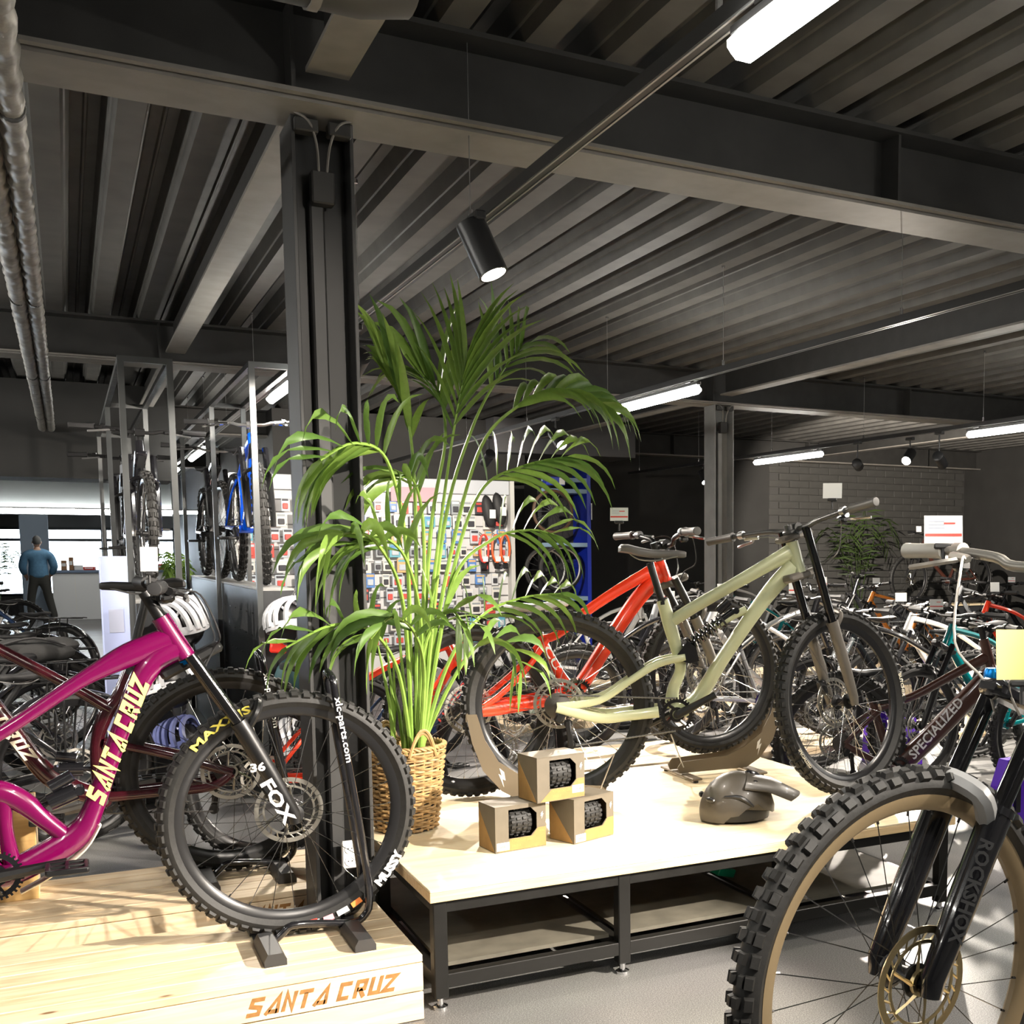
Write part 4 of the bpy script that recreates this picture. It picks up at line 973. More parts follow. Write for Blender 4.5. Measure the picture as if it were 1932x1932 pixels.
# --- nearest bike at right (faces left), cut by the frame
hd = R_(184.8); C_ = Vector((1.241, 1.524, .614)); h_ = Vector((math.cos(hd), math.sin(hd), 0)); Pz = C_ - h_*1.24
P0 = (Pz.x, Pz.y, .614-.3725); f = uvf(P0, hd)
b5, fr5, fw5, rw5, bar5 = bike('nearest mountain bike, glossy black fork and chunky front tyre cut by the right edge', P0, hd, dict(fcol=mat('teal_paint', (.0, .16, .18), .3, coat=.8), forkm=M_blackg, stanm=M_stan, wb=1.24, tw=.062, rotor='gold',
    ht=f(1990,1118)[:2], hb=f(1932,1312)[:2], bb=(.44, .34), st=(.24, .74), sad=(.20, .92), gripm=mat('pale_grey_grips', (.34, .33, .30), .5), barm=mat('taupe_bar', (.20, .19, .17), .35, .5), levm=mat('taupe_lever', (.30, .28, .25), .35, .6), hosem=mat('pale_hose', (.34, .32, .29), .4),
    spacer=.03, stem=.05, rise=.03, bar=.41, rimw=.018, legr=1.22, archm=mat('pale_grey_plastic', (.30, .30, .30), .35), spk=M_spoke, rmat=mat('tan_rim', (.20, .15, .085), .45)), lod=3)  # arch shares the black fork finish; light on it painted as pale grey
fk5 = [c for c in b5.children if c.name.startswith('fork')][0]
leg_text(fk5, 'ROCKSHOX', (1.14, .62), (1.215, .45), .036, mat('dark_decal', (.035, .036, .038), .3), .066, .0285, 1)
MB().lathe([(.0, .008), (.014, .008), (.017, .0), (.017, -.012), (.0, -.012)], 16, 'z', (f(1932,1312)[0]+.012, -.066, f(1932,1312)[1]+.038)).build('fork_top_cap', M_blue, fk5)
# --- dark brown e-bike right of the table (faces right)
a = onZ(1585, 1400, .376); hd = R_(-14); P0 = (a.x, a.y, .002); f = uvf(P0, hd)
bbp = f(1688, 1448)
tubes = [([f(1862,1240,.030,.024), f(1800,1272,.024,.022), f(1722,1314,.022,.022), f(1660,1335,.02,.02)], 0),
         ([f(1868,1270,.045,.034), f(1825,1318,.052,.036), f(1765,1380,.054,.038), f(1712,1430,.056,.04), f(1688,1450,.06,.04)], 0, 3.0),
         ([f(1645,1322,.02,.02), f(1662,1380,.022,.022), f(1685,1445,.035,.035)], 0),
         ([(0, .3725, .016, .009, .07), f(1640,1430,.018,.012,.055), f(1680,1448,.022,.014,.045)], 1),
         ([(0, .375, .013, .008, .07), f(1610,1375,.013,.009,.06), f(1655,1340,.014,.01,.03)], 1)]
b6, fr6, fw6, rw6, bar6 = bike('dark brown electric mountain bike with white lettering, between table and nearest bike', P0, hd, dict(fcol=M_brown, tubes=tubes, wb=1.22, bb=bbp[:2], st=f(1645,1320)[:2], ht=f(1856,1205)[:2], hb=f(1870,1262)[:2],
    forkm=M_black, stanm=M_chrome, crank=200, tw=.062), lod=2)
frame_text(fr6, 'SPECIALIZED', f(1712,1425)[:2], f(1806,1318)[:2], .055, .0395, M_white, -1, bold=.02)
# ================================================================== STANDS, PLANT, BOXES, HELMETS
def hook_stand(label, dx, dy, dz=0.0):
    t = thing('bike_stand', label, 'bike stand', (.62+dx, 3.56+dy, .195+dz), 0, 'black hook stands on the podiums')
    o = Vector((.62, 3.56, .195))
    side = [(520,1776), (535,1762), (552,1748), (600,1744), (668,1742), (690,1728), (698,1705), (694,1650), (676,1540), (650,1400), (634,1310)]
    near = [onY(x, y, 3.50) - o for x, y in side]
    for s, nm in ((-1, 'near_tube'), (1, 'far_tube')):
        pts = [Vector((p.x, s*.05, p.z)) for p in near]
        MB().tube(cr([tuple(p) for p in pts], 3), .0115, 10).build('stand_tube', M_blackg, t)
    e = near[-1]
    arch = [(e.x, -.05, e.z), (e.x-.006, -.046, e.z+.045), (e.x-.012, 0, e.z+.062), (e.x-.006, .046, e.z+.045), (e.x, .05, e.z)]
    MB().tube(cr(arch, 5), .0115, 10).build('hook', M_blackg, t)
    for px, nm in ((.456, 0), (.703, 1)):
        q = MB(); x = px - o.x
        for y0, y1 in ((-.255, -.047), (.047, .165)): q.loft([[(x-.030, y, .0), (x+.030, y, .0), (x+.030, y, .018), (x+.020, y, .036), (x-.020, y, .036), (x-.030, y, .018)] for y in (y0, y1)])
        q.box((x, 0, .003), (.05, .10, .004))
        q.build('rubber_foot', mat('foot_rubber', (.035, .035, .036), .5), t)
    a, b = near[-1], near[-3]
    def fm(x, y, d):
        p0 = Vector((near[-1].x, near[-1].z)); p1 = Vector((near[-3].x, near[-3].z)); dd = (p1-p0).normalized(); nn = Vector((-dd.y, dd.x))
        return (p0.x + dd.x*x + nn.x*(y-.006), -.05-.0118-d, p0.y + dd.y*x + nn.y*(y-.006))
    mb = MB(); text(mb, 'xlc-parts.com', lambda x, y, d: fm(x+.01, y, d), .020, .20, .015); mb.build('lettering', M_white, t, smooth=0)
    return t
hook_stand('black hook stand gripping the front wheel of the magenta bike', 0, 0)
hook_stand('black hook stand gripping the rear wheel of the dark red bike', -.082, .838)
M_taupe = mat('taupe_powder_coat', (.185, .150, .105), .45, .2)
def plate_stand(label, p, heading, mirror=1, z=TZ):
    t = thing('plate_stand', label, 'bike stand', (p[0], p[1], z+.0005), heading, 'taupe plate stands on the table')
    poly = [(-.18, .025), (.15, .025), (.215, .06), (.285, .14), (.325, .25), (.345, .36), (.305, .36), (.275, .26), (.225, .175), (.14, .12), (.05, .085), (-.17, .075), (-.19, .05)]
    poly = [(x*mirror, y) for x, y in poly]
    for s in (-1, 1): MB().prism(poly, lambda x, y, h: (x, h, y), s*.050-.0015, s*.050+.0015).build('side_plate', M_taupe, t, smooth=0)
    MB().box((.345*mirror, 0, .345), (.004, .10, .03)).build('bridge_plate', M_taupe, t, smooth=0)
    for x in (-.15, .17): MB().box((x*mirror, 0, .016), (.045, .34, .010), bev=.003).build('foot_rail', M_taupe, t, smooth=0)
    for x in (-.15, .17):
        for y in (-.15, .15): MB().cyl((x*mirror, y, 0), (x*mirror, y, .012), .012, 10).build('foot_pad', M_black, t)
    for x in (-.16,): MB().cyl((x*mirror, -.05, .05), ((x-.06)*mirror, -.05, .20), .003, 6).build('wire_stay', M_alu, t)
    # lightning-like mark near the riser
    mk = [(.205, .135), (.222, .150), (.214, .120), (.226, .128), (.206, .075), (.212, .108), (.200, .102)]
    MB().prism([(x*mirror, y) for x, y in mk], lambda x, y, h: (x, h, y), -.0530, -.0518).build('mark', M_white, t, smooth=0)
plate_stand('taupe plate stand holding the front wheel of the vivid red bike', (RED_FRONT.x, RED_FRONT.y, 0), RED_HD, 1)
plate_stand('taupe plate stand holding the rear wheel of the sage bike', (1.640, 4.150), math.atan2(-.482, 1.042), -1)

# ---------------------------------------------------------------- wicker basket and palm
BX, BY, BH = 1.012, 4.03, .305
M_wick = mat('wicker', (.46, .29, .12), .6, noise=.45, scale=35, bump=.15)
bk = thing('wicker_basket', 'tall woven wicker basket planter on the table corner', 'basket', (BX, BY, TZ))
rad = lambda z: .104 + .034*(z/BH)**.9
mb = MB(); rows = 30
for i in range(rows):
    z = .012 + (BH-.03)*i/(rows-1); r = rad(z); n = 96; pts = []
    for j in range(n):
        a = 2*PI*j/n; w = .0055*math.sin(12*a + (PI if i % 2 else 0)); pts.append(((r+w)*math.cos(a), (r+w)*math.sin(a), z + .002*math.sin(5*a+i*1.3)))
    mb.tube(pts, .0052, 5, closed=True)
mb.build('weave', M_wick, bk, kind='stuff')
mb = MB()
for j in range(24):
    a = 2*PI*j/24; mb.tube([((rad(z))*math.cos(a), (rad(z))*math.sin(a), z) for z in (.004, .1, .2, BH)], .0042, 5)
mb.build('stakes', M_wick, bk, kind='stuff')
for k_ in range(3):
    pts = [((rad(BH)+.006*math.sin(14*a+k_*2.1))*math.cos(a), (rad(BH)+.006*math.sin(14*a+k_*2.1))*math.sin(a), BH-.004+.005*math.cos(14*a+k_*2.1)) for a in [2*PI*j/112 for j in range(112)]]
    MB().tube(pts, .005, 5, closed=True).build('rim_braid', M_wick, bk)
for an in (-1.35, PI-1.35):
    for k_ in (0, .012):
        pts = []
        for i in range(13):
            q = i/12; w = (q-.5)*2; a = an + w*.36; rr = rad(BH)+k_*.5; pts.append((rr*math.cos(a), rr*math.sin(a), BH-.03 + (.082+k_)*(1-w*w)))
        MB().tube(pts, .006, 6).build('handle', M_wick, bk)
MB().lathe([(.0, BH-.05), (rad(BH)-.012, BH-.05)], 24).build('soil', mat('dark_soil', (.03, .022, .015), .9, noise=.4, scale=80, bump=.6), bk)
MB().lathe([(.0, .004), (.102, .004), (rad(.25)-.012, .25), (.0, .25)], 24).build('liner', M_blackm, bk)
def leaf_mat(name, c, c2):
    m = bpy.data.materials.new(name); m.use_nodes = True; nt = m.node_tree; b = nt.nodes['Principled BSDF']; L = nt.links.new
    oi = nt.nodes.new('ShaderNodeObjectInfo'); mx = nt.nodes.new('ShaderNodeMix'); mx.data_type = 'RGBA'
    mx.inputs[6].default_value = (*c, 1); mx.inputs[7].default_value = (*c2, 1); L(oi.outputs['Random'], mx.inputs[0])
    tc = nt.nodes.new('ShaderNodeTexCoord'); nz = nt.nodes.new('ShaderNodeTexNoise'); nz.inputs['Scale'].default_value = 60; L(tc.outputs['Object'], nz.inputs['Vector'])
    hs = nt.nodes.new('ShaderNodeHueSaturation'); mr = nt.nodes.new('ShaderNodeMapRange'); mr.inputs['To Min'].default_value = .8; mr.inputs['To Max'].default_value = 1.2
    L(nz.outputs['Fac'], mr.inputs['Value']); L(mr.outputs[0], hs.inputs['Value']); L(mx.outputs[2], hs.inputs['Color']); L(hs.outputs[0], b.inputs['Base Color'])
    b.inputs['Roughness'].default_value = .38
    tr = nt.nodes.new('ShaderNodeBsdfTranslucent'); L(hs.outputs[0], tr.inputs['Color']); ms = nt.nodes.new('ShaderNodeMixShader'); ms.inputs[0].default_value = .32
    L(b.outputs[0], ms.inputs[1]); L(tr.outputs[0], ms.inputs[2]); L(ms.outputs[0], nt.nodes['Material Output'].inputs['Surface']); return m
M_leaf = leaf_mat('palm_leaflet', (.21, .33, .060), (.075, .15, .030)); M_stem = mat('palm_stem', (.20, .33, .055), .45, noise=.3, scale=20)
palm = thing('potted_palm', 'tall green kentia palm growing out of the wicker basket', 'plant', (BX, BY, TZ+BH-.06)); PO = Vector((BX, BY, TZ+BH-.06))
rnd = random.Random(11)
FR = [  # (survey points of the stalk in the photo, depth of the tip relative to the basket, leaflets, leaf length, first leaflet at)
 ([(800,1400),(812,1150),(850,850),(880,690)], -.05, 16, 0.360, .72), ([(806,1400),(835,1120),(900,860),(975,768),(1060,742),(1128,766)], -.15, 20, 0.300, .58),
 ([(802,1400),(850,1100),(905,930),(985,880),(1070,862)], .10, 16, 0.290, .55), ([(790,1400),(785,1050),(780,880),(765,770),(735,705)], .10, 16, 0.286, .60),
 ([(782,1400),(770,1080),(735,880),(672,836),(605,868)], -.46, 16, 0.265, .55), ([(780,1400),(762,1150),(715,1030),(655,1005),(612,1045)], -.50, 14, 0.244, .50),
 ([(776,1400),(752,1270),(700,1190),(625,1180),(540,1222)], -.37, 14, 0.223, .42), ([(805,1400),(842,1260),(905,1165),(985,1128),(1062,1120)], .12, 14, 0.223, .45),
 ([(806,1400),(850,1290),(905,1215),(958,1215),(985,1262)], -.12, 12, 0.201, .42), ([(790,1400),(795,1200),(768,1060),(715,1010),(668,1030)], -.38, 14, 0.254, .52),
 ([(795,1400),(800,1270),(780,1190),(738,1165),(700,1205)], -.40, 12, 0.233, .45), ([(796,1400),(812,1010),(840,830),(825,735),(785,700)], .18, 14, 0.286, .62),
 ([(804,1400),(835,1010),(890,810),(945,705),(985,655)], .16, 14, 0.307, .66), ([(806,1400),(850,1110),(925,1020),(1000,1000),(1048,1010)], -.05, 12, 0.233, .55),
 ([(788,1400),(790,1280),(812,1190),(850,1150),(880,1190)], -.20, 10, 0.212, .45), ([(792,1400),(800,1100),(795,960),(775,900),(752,905)], -.16, 12, 0.265, .58)]
for pts, dep, nl, LL, s0 in FR:
    m = len(pts); wp = []
    for i, (x, y) in enumerate(pts):
        q = i/(m-1); p = onY(x, y, BY + (dep*q*q if dep > -.3 else dep*min(1, q*1.5)) + rnd.uniform(-.01, .01)*(q > 0)); wp.append(p - PO)
    b0 = wp[0].copy(); wp[0] = Vector((max(-.07, min(.07, b0.x*.6)), rnd.uniform(-.05, .05), .0))
    path = [Vector(p) for p in cr([tuple(p) for p in wp], 8)]; N = len(path)
    fo_ = MB().tube(path, [.0075*(1-.75*i/(N-1))+.0012 for i in range(N)], 6).build('frond', M_stem, palm)
    roll = rnd.uniform(-.7, .7)
    for i in range(nl):
        q = s0 + (1-s0)*(i//2 + (0.5 if i % 2 else 0))/(nl/2-.01); q = min(q, .995); fi = q*(N-1); k = int(fi); k = min(k, N-2); p = path[k].lerp(path[k+1], fi-k)
        tg = (path[min(k+2, N-1)] - path[max(k-1, 0)]).normalized()
        lat = tg.cross(Vector((0, 0, 1))); lat = lat.normalized() if lat.length > .15 else Vector((0, -1, 0)).cross(tg).normalized()
        lat = Matrix.Rotation(roll + (1.2 if abs(tg.z) > .75 else .55), 3, tg) @ lat
        s = 1 if i % 2 else -1; qq = (q - s0)/(1-s0)
        L = LL*(.62 + .55*math.sin(PI*min(1, .18 + qq*.72)))*rnd.uniform(.88, 1.1)
        spread = (.95 - .62*qq)*(1 - .38*max(0, tg.z)); d = (tg*(1-spread*.5) + lat*s*(spread+.06) + Vector((0, 0, .22))).normalized()
        nb = 6; cl = [p]; dd = d.copy()
        for j in range(nb): cl.append(cl[-1] + dd*(L/nb)); dd = (dd + Vector((0, 0, -1))*(.14 + .09*j)*(1.35 - .95*max(0, tg.z)) ).normalized()
        W = .0150*rnd.uniform(.85, 1.15)*(L/.24)**.4; wd = [.28, .85, 1.0, .95, .75, .42, .02]; vs = []
        for j in range(nb+1):
            t_ = (cl[min(j+1, nb)] - cl[max(j-1, 0)]).normalized(); sd = t_.cross(tg if abs(t_.dot(tg)) < .95 else Vector((0, 0, 1))).normalized(); sd = (sd - t_*sd.dot(t_)).normalized(); up = sd.cross(t_)
            vs += [cl[j] - sd*W*wd[j] + up*W*.35*wd[j], cl[j], cl[j] + sd*W*wd[j] + up*W*.35*wd[j]]
        MB().add(vs, [f_ for j in range(nb) for f_ in ((3*j, 3*j+1, 3*j+4, 3*j+3), (3*j+1, 3*j+2, 3*j+5, 3*j+4))]).build('leaflet', M_leaf, fo_, smooth=60)
for k_ in range(7):   # short bare stalks
    a = rnd.uniform(0, 2*PI); p = Vector((.05*math.cos(a), .05*math.sin(a), 0)); e = p + Vector((rnd.uniform(-.06, .06), rnd.uniform(-.05, .05), rnd.uniform(.3, .55)))
    MB().tube([p, p.lerp(e, .5) + Vector((.01, 0, 0)), e], [.009, .007, .003], 6).build('stalk', M_stem, palm)

# ---------------------------------------------------------------- boxed tyres on the table
M_cart = mat('taupe_carton', (.125, .105, .076), .65, noise=.1, scale=30); M_kraft = mat('kraft_carton', (.33, .19, .062), .7, noise=.15, scale=30)
def tyre_box(label, p, rz, w=.185, d=.125, h=.150, title='PURGATORY GRID', sticker=(.02, .01), rx=0.0):
    t = thing('tyre_carton', label, 'carton', p, rz, 'tyre cartons stacked on the table'); t.rotation_euler = (rx, 0, rz)
    th = .003; F = lambda x, y, q: (x - w/2, -d/2 + q, y)
    kh = .045; wx0, wx1, wz0, wz1, c = .048, w-.034, .042, h-.012, .022
    oct_ = [(wx0, wz1), (wx0, wz0), (wx1-c, wz0), (wx1, wz0+c), (wx1, wz1-c), (wx1-c, wz1)]
    def panel(polys, m, nm, q0, q1):
        mb = MB()
        for po in polys: mb.prism(po, F, q0, q1)
        return mb.build(nm, m, t, smooth=0)
    panel([[(0, 0), (wx0, 0), (wx0, h), (0, h)], [(wx0, wz1), (wx1, wz1), (wx1, h), (wx0, h)], [(wx1, wz0), (w, wz0), (w, h), (wx1, h)], [(wx0, 0), (w, 0), (w, wz0), (wx0, wz0)],
           [(wx1-c, wz0), (wx1, wz0), (wx1, wz0+c)], [(wx1-c, wz1), (wx1, wz1-c), (wx1, wz1)]], M_cart, 'front_panel', 0, th)
    panel([[(.012, .002), (w-.001, .002), (w-.001, .066), (wx1+.004, .066), (wx1-c+.004, kh-.004), (.055, kh-.004)]], M_kraft, 'kraft_band', -.0006, .0002)
    for x, nm in ((th/2, 'side_panel'), (w-th/2, 'side_panel')): MB().box((x-w/2, 0, h/2), (th, d-2*th, h)).build(nm, M_cart, t, smooth=0)
    MB().prism([(d-.004, .002), (d-.004, h-.02), (.006, .002)], lambda x, y, q: (-w/2+q, -d/2+x, y), -.0006, .0002).build('kraft_side', M_kraft, t, smooth=0)
    MB().box((0, d/2-th/2, h/2), (w, th, h)).build('back_panel', M_cart, t, smooth=0)
    MB().prism([(-w/2, -d/2), (w/2, -d/2), (w/2, d/2), (-w/2, d/2)], lambda x, y, q: (x, y, q), h-.001, h+.002).build('top_panel', M_cart, t, smooth=0)
    MB().box((0, 0, .002), (w-.004, d-.004, .004)).build('base_panel', M_cart, t, smooth=0)
    q = MB(); xc = (wx0+wx1)/2 - w/2; r = .050     # the folded tyre seen through the window
    q.lathe([(.0, -.046), (r*.72, -.046), (r*.93, -.036), (r, -.018), (r, .018), (r*.93, .036), (r*.72, .046), (.0, .046)], 30, 'x', (xc, -.006, h/2+.010))
    for i in range(18):
        an = 2*PI*i/18
        for x in (-.030, -.011, .011, .030):
            a_ = an + (.17 if abs(x) > .02 else 0); rr = r*(.965 if abs(x) > .02 else 1.02)
            q.box((xc+x, -.006 + rr*math.cos(a_), h/2+.010 + rr*math.sin(a_)), (.014, .006, .010), Matrix.Rotation(a_, 3, 'X'), .001)
    q.build('folded_tyre', M_rubber, t)
    mb = MB(); text(mb, title, lambda x, y, dd: F(.058+x, .028+y, -.0008-dd*.3), .008, .075, .012); text(mb, '29x2.3', lambda x, y, dd: F(.058+x, .013+y, -.0008-dd*.3), .007, .032, .01)
    text(mb, 'TRAIL', lambda x, y, dd: F(w-.028+x, .052+y, -.0008-dd*.3), .006, .022, .01); mb.build('print', M_tan, t, smooth=0)
    mk = [(0, .018), (.008, .026), (.005, .014), (.011, .017), (.002, -.006), (.004, .008), (-.002, .005)]
    MB().prism([(w-.018+x*.8, h-.052+y*.8) for x, y in mk], F, -.0012, -.0002).build('mark', M_card, t, smooth=0)
    sx, sz = sticker; MB().prism([(sx, sz), (sx+.045, sz), (sx+.045, sz+.026), (sx, sz+.026)], F, -.0016, -.0004).build('price_sticker', M_card, t, smooth=0)
    mb = MB(); x = sx+.012
    while x < sx+.034: mb.prism([(x, sz+.008), (x+.0012, sz+.008), (x+.0012, sz+.018), (x, sz+.018)], F, -.0021, -.0017); x += .0026
    mb.build('barcode', M_black, t, smooth=0)
pa, pb_ = onZ(938, 1617, TZ), onZ(1040, 1624, TZ)
def face_at(a, b, d=.125):
    rz = math.atan2(b.y-a.y, b.x-a.x); c = (a+b)/2; n_ = Vector((-math.sin(rz), math.cos(rz), 0)); return (c + n_*d/2), rz
c = onZ(980, 1604, TZ); tyre_box('taupe tyre carton at the lower left of the stack of three', (c.x, c.y+.065, TZ+.0008), R_(7), sticker=(.004, .006))
c2 = onZ(1112, 1586, TZ); tyre_box('taupe tyre carton at the lower right of the stack of three', (c2.x, c2.y+.065, TZ+.0008), R_(20), sticker=(.006, .004))
cm = (c+c2)/2; tyre_box('taupe tyre carton lying on top of the two lower ones', (cm.x+.012, cm.y+.055, TZ+.154), R_(10), sticker=(.135, .018))

# ---------------------------------------------------------------- helmets
def helmet(label, M, col, visor=None, smoothshell=False, liner=None, cat='helmet', group=None, straps=True):
    """long axis +x to the front, crown +z"""
    t = thing('bike_helmet', label, cat, (0, 0, 0), 0, group); t.matrix_world = M
    a, b, h = .138, .104, .135
    if smoothshell:
        q = MB(); rings = []; nu, nv = 32, 10
        for i in range(nv+1):
            ring = []
            for j in range(nu):
                ph = 2*PI*j/nu; c_, s_ = math.cos(ph), math.sin(ph)
                tmax = 96 - 24*max(0, 1-abs(abs(math.atan2(s_, c_))-1.25)/.55) + (10 if c_ < -.5 else 0)
                th = R_(2 + (tmax-2)*i/nv)
                r_ = 1 + .03*math.sin(abs(math.atan2(s_, c_))*4)*math.sin(th)**2
                ring.append((a*math.sin(th)*c_*r_*(1.06 if c_ < 0 else 1), b*math.sin(th)*s_*r_, .030 + (h+.01)*math.cos(th) + (.012 if th > 1.5 else 0)))
            rings.append(ring)
        q.loft(rings); sh = q.build('shell', col, t, smooth=60)
        MB().loft([[(a*.90*k1*math.cos(2*PI*j/24), b*.90*k1*math.sin(2*PI*j/24), z) for j in range(24)] for k1, z in ((.96, .004), (1.0, .03), (.9, .09), (.5, .13), (.05, .145))]).build('liner', liner or M_black, t)
        for y, s in ((-.055, 1), (.055, -1), (0, 0)):
            MB().ell((.065, y*.9, .038+h*.86 - abs(y)*.5), (.040, .013, .016), 12, 8, Euler((0, .45, s*.25)).to_matrix()).build('vent', M_blackg, t)
        for s in (-1, 1):
            MB().tube(cr([(.03, s*b*.93, .060), (-.02, s*b*.90, .095), (-.075, s*b*.74, .098)], 4), [.004, .006, .008, .009, .009, .008, .006, .005, .004], 8).build('vent', M_black, t)
            MB().ell((-.120, s*.055, .085), (.010, .022, .012), 10, 8, Euler((0, -.5, -s*.45)).to_matrix()).build('vent', M_black, t)
    else:
        MB().ell((0, 0, .045), (a*.90, b*.90, h*.86), 20, 12).build('liner', liner or M_black, t)
        for k_, y in enumerate((-.092, -.056, -.018, .018, .056, .092)):
            rings = []; w_ = .0125; yy = y/ b
            prof_ = math.sqrt(max(.06, 1-yy*yy*.85))
            for i in range(15):
                th = R_(-98 + 196*i/14); x = a*prof_*math.sin(th)*(1.05); z = .045 + h*(.70+.30*prof_)*math.cos(th)*1.0
                yo = y*(1-.12*abs(math.sin(th))); nx, nz = math.sin(th), math.cos(th)
                if z < .02: z = .02
                rings.append([(x-nx*.012, yo-w_, z-nz*.012), (x+nx*.006, yo-w_*.8, z+nz*.006), (x+nx*.008, yo+w_*.8, z+nz*.008), (x-nx*.012, yo+w_, z-nz*.012)])
            MB().loft(rings).build('shell_rib', col, t, smooth=50)
        rings = []
        for i in range(29):
            ph = 2*PI*i/28; rings.append([(a*1.02*math.cos(ph)*k1, b*1.03*math.sin(ph)*k1, z) for k1, z in ((1, .005), (1.02, .022), (.98, .048), (.90, .03))])
        MB().loft(rings, False).build('shell_band', col, t)
        for x in (-.07, .0, .065): MB().tube(cr([(x*1.1, s*b*.80*(1-abs(x)*2.2), .045+h*(.96-abs(x)*2.4) - abs(s)*.045) for s in (-1, -.4, .4, 1)], 3), .008, 6).build('cross_rib', col, t)
    if visor:
        rings = []
        for i in range(9):
            w = -1 + 2*i/8; y = b*.86*w
            rings.append([(.030-.03*w*w, y, .172-.040*w*w), (.13-.04*w*w, y*.95, .145-.03*w*w), (.245-.06*w*w, y*.80, .085-.015*w*w), (.245-.06*w*w, y*.80, .079-.015*w*w), (.13-.04*w*w, y*.95, .137-.03*w*w), (.030-.03*w*w, y, .162-.040*w*w)])
        MB().loft(rings).build('visor', visor, t, smooth=60)
    for s in ((-1, 1) if straps else ()): MB().tube(cr([(.03, s*.085, .02), (.025, s*.07, -.045), (.03, s*.01, -.075)], 3), .004, 5).build('strap', M_blackm, t)
    return t
hp = onZ(1396, 1548, TZ)
helmet('taupe grey mountain bike helmet with peak, resting on the table', TR((hp.x, hp.y+.02, TZ+.006), R_(-12)), mat('taupe_helmet', (.062, .053, .041), .42, coat=.15), mat('taupe_helmet', (.1,.1,.1)), True, straps=False)
# ================================================================== DISPLAY RACKS, SHOP BACKGROUND
M_tube = mat('rack_steel', (.085, .09, .092), .34, .5, rvar=.1, scale=15)
M_plin = mat('plinth_grey', (.035, .037, .040), .42, noise=.15, scale=10)
def rack(x0, x1, ys, ztop, h, label, plabel):
    t = thing('display_rack', label, 'rack', (0, 0, 0)); s = .03
    for y in ys:
        for x in (x0, x1): MB().box((x, y, ztop/2), (s, s, ztop)).build('post', M_tube, t, smooth=0)
        MB().box(((x0+x1)/2, y, ztop-s/2), (x1-x0-s, s, s)).build('cross_bar', M_tube, t, smooth=0)
    for x in (x0, x1): MB().box((x, (ys[0]+ys[-1])/2, ztop-s/2), (s*.96, ys[-1]-ys[0], s*.96)).build('top_rail', M_tube, t, smooth=0)
    p = thing('rack_plinth', plabel, 'plinth', ((x0+x1)/2, (ys[0]+ys[-1])/2, 0)); w, L = x1-x0-s-.008, ys[-1]-ys[0]-s-.02
    MB().box((0, 0, h/2), (w, L, h), bev=.003).build('body', M_plin, p, smooth=0)
    MB().box((0, 0, h+.006), (w+.004, L, .012)).build('top_board', mat('plinth_top', (.30, .30, .29), .45), p, smooth=0)
    k = 0; y = -L/2 + .18
    while y < L/2 - .1:
        for j in range(6): MB().box((-w/2-.001, y + (.06 if j % 2 else 0), h-.14-.13*j), (.004, .055, .006)).build('slot', M_black, p, smooth=0)
        y += .26; k += 1
        if k > 8: break
    return t
rack(.905, 1.105, (6.62, 8.55, 10.85), 2.36, 1.14, 'grey steel tube rack close left of the near column', 'dark plinth under the rack close left of the near column')
rack(.29, .52, (6.75, 8.9, 11.2), 2.36, 1.08, 'grey steel tube rack further left, over the magenta handlebar', 'dark plinth under the left rack behind the magenta frame')
# bikes standing on the plinths, seen end-on
FACE = -PI/2
def rackbike(label, x, y, z, g, steer=0): return bike(label, (x, y, z), FACE, dict(dict(wb=1.12, steer=steer, R=.36, tw=.055, bar=.36, spk=M_spokes, cables=False, ht=(.86, .90), hb=(.905, .80)), **g), lod=1)
M_bluef = paint('bright_blue_paint', (.0, .09, .75))
rackbike('bright blue bike standing on the rack plinth near the column', 1.005, 8.30, 1.156, dict(fcol=M_bluef, barm=M_alu, down_r=.04, levm=M_chrome), R_(-5))
rackbike('black bike behind the bright blue one on the same plinth', 1.005, 10.3, 1.156, dict(fcol=M_blackg, barm=M_alu), R_(4))
rackbike('black bike with wide straight bar on the left rack plinth', .405, 8.45, 1.096, dict(fcol=M_blackg, forkm=M_blackg), R_(3))
rackbike('grey bike behind the black one on the left plinth', .405, 10.6, 1.096, dict(fcol=mat('grey_paint', (.25, .27, .3), .3)), 0)
# helmets hung on the racks
Mw, Mg, Mbl = mat('white_helmet', (.62, .63, .66), .3, coat=.4), mat('grey_helmet', (.33, .34, .36), .3, coat=.4), mat('navy_helmet', (.10, .12, .28), .3, coat=.4)
def hung(px, py, Y, rz, rx, col, label):
    p = onY(px, py, Y); M = TR(p, rz, rx) @ T(-.0, 0, -.055)
    t = helmet(label, M, col, group=None)
    MB().cyl((0, 0, .16), (0, .10, .20), .004, 6).build('hanging_hook', M_grey, t); return t
hung(548, 1172, 6.46, R_(205), R_(15), Mg, 'grey and white helmet hung on the rack left of the column, upper one')
hung(556, 1396, 6.46, R_(250), R_(20), Mw, 'white helmet hung low on the rack left of the column')
hung(345, 1172, 6.58, R_(-60), R_(15), Mg, 'pale helmet hung behind the magenta handlebar')
hung(322, 1292, 6.58, R_(200), R_(20), Mw, 'white helmet hung behind the magenta fork crown')
hung(340, 1398, 6.58, R_(230), R_(20), Mbl, 'navy and white helmet hung lowest on the left rack')
q = thing('lock_pouch', 'small red pouch hanging under the grey helmet', 'pouch', onY(525, 1222, 6.50)); MB().box((0, 0, 0), (.085, .03, .06), Euler((0, .15, 0)).to_matrix(), .008).build('body', mat('red_fabric', (.80, .03, .015), .5), q); MB().tube([(0, 0, .03), (.01, .03, .08)], .004, 6).build('loop', M_black, q)
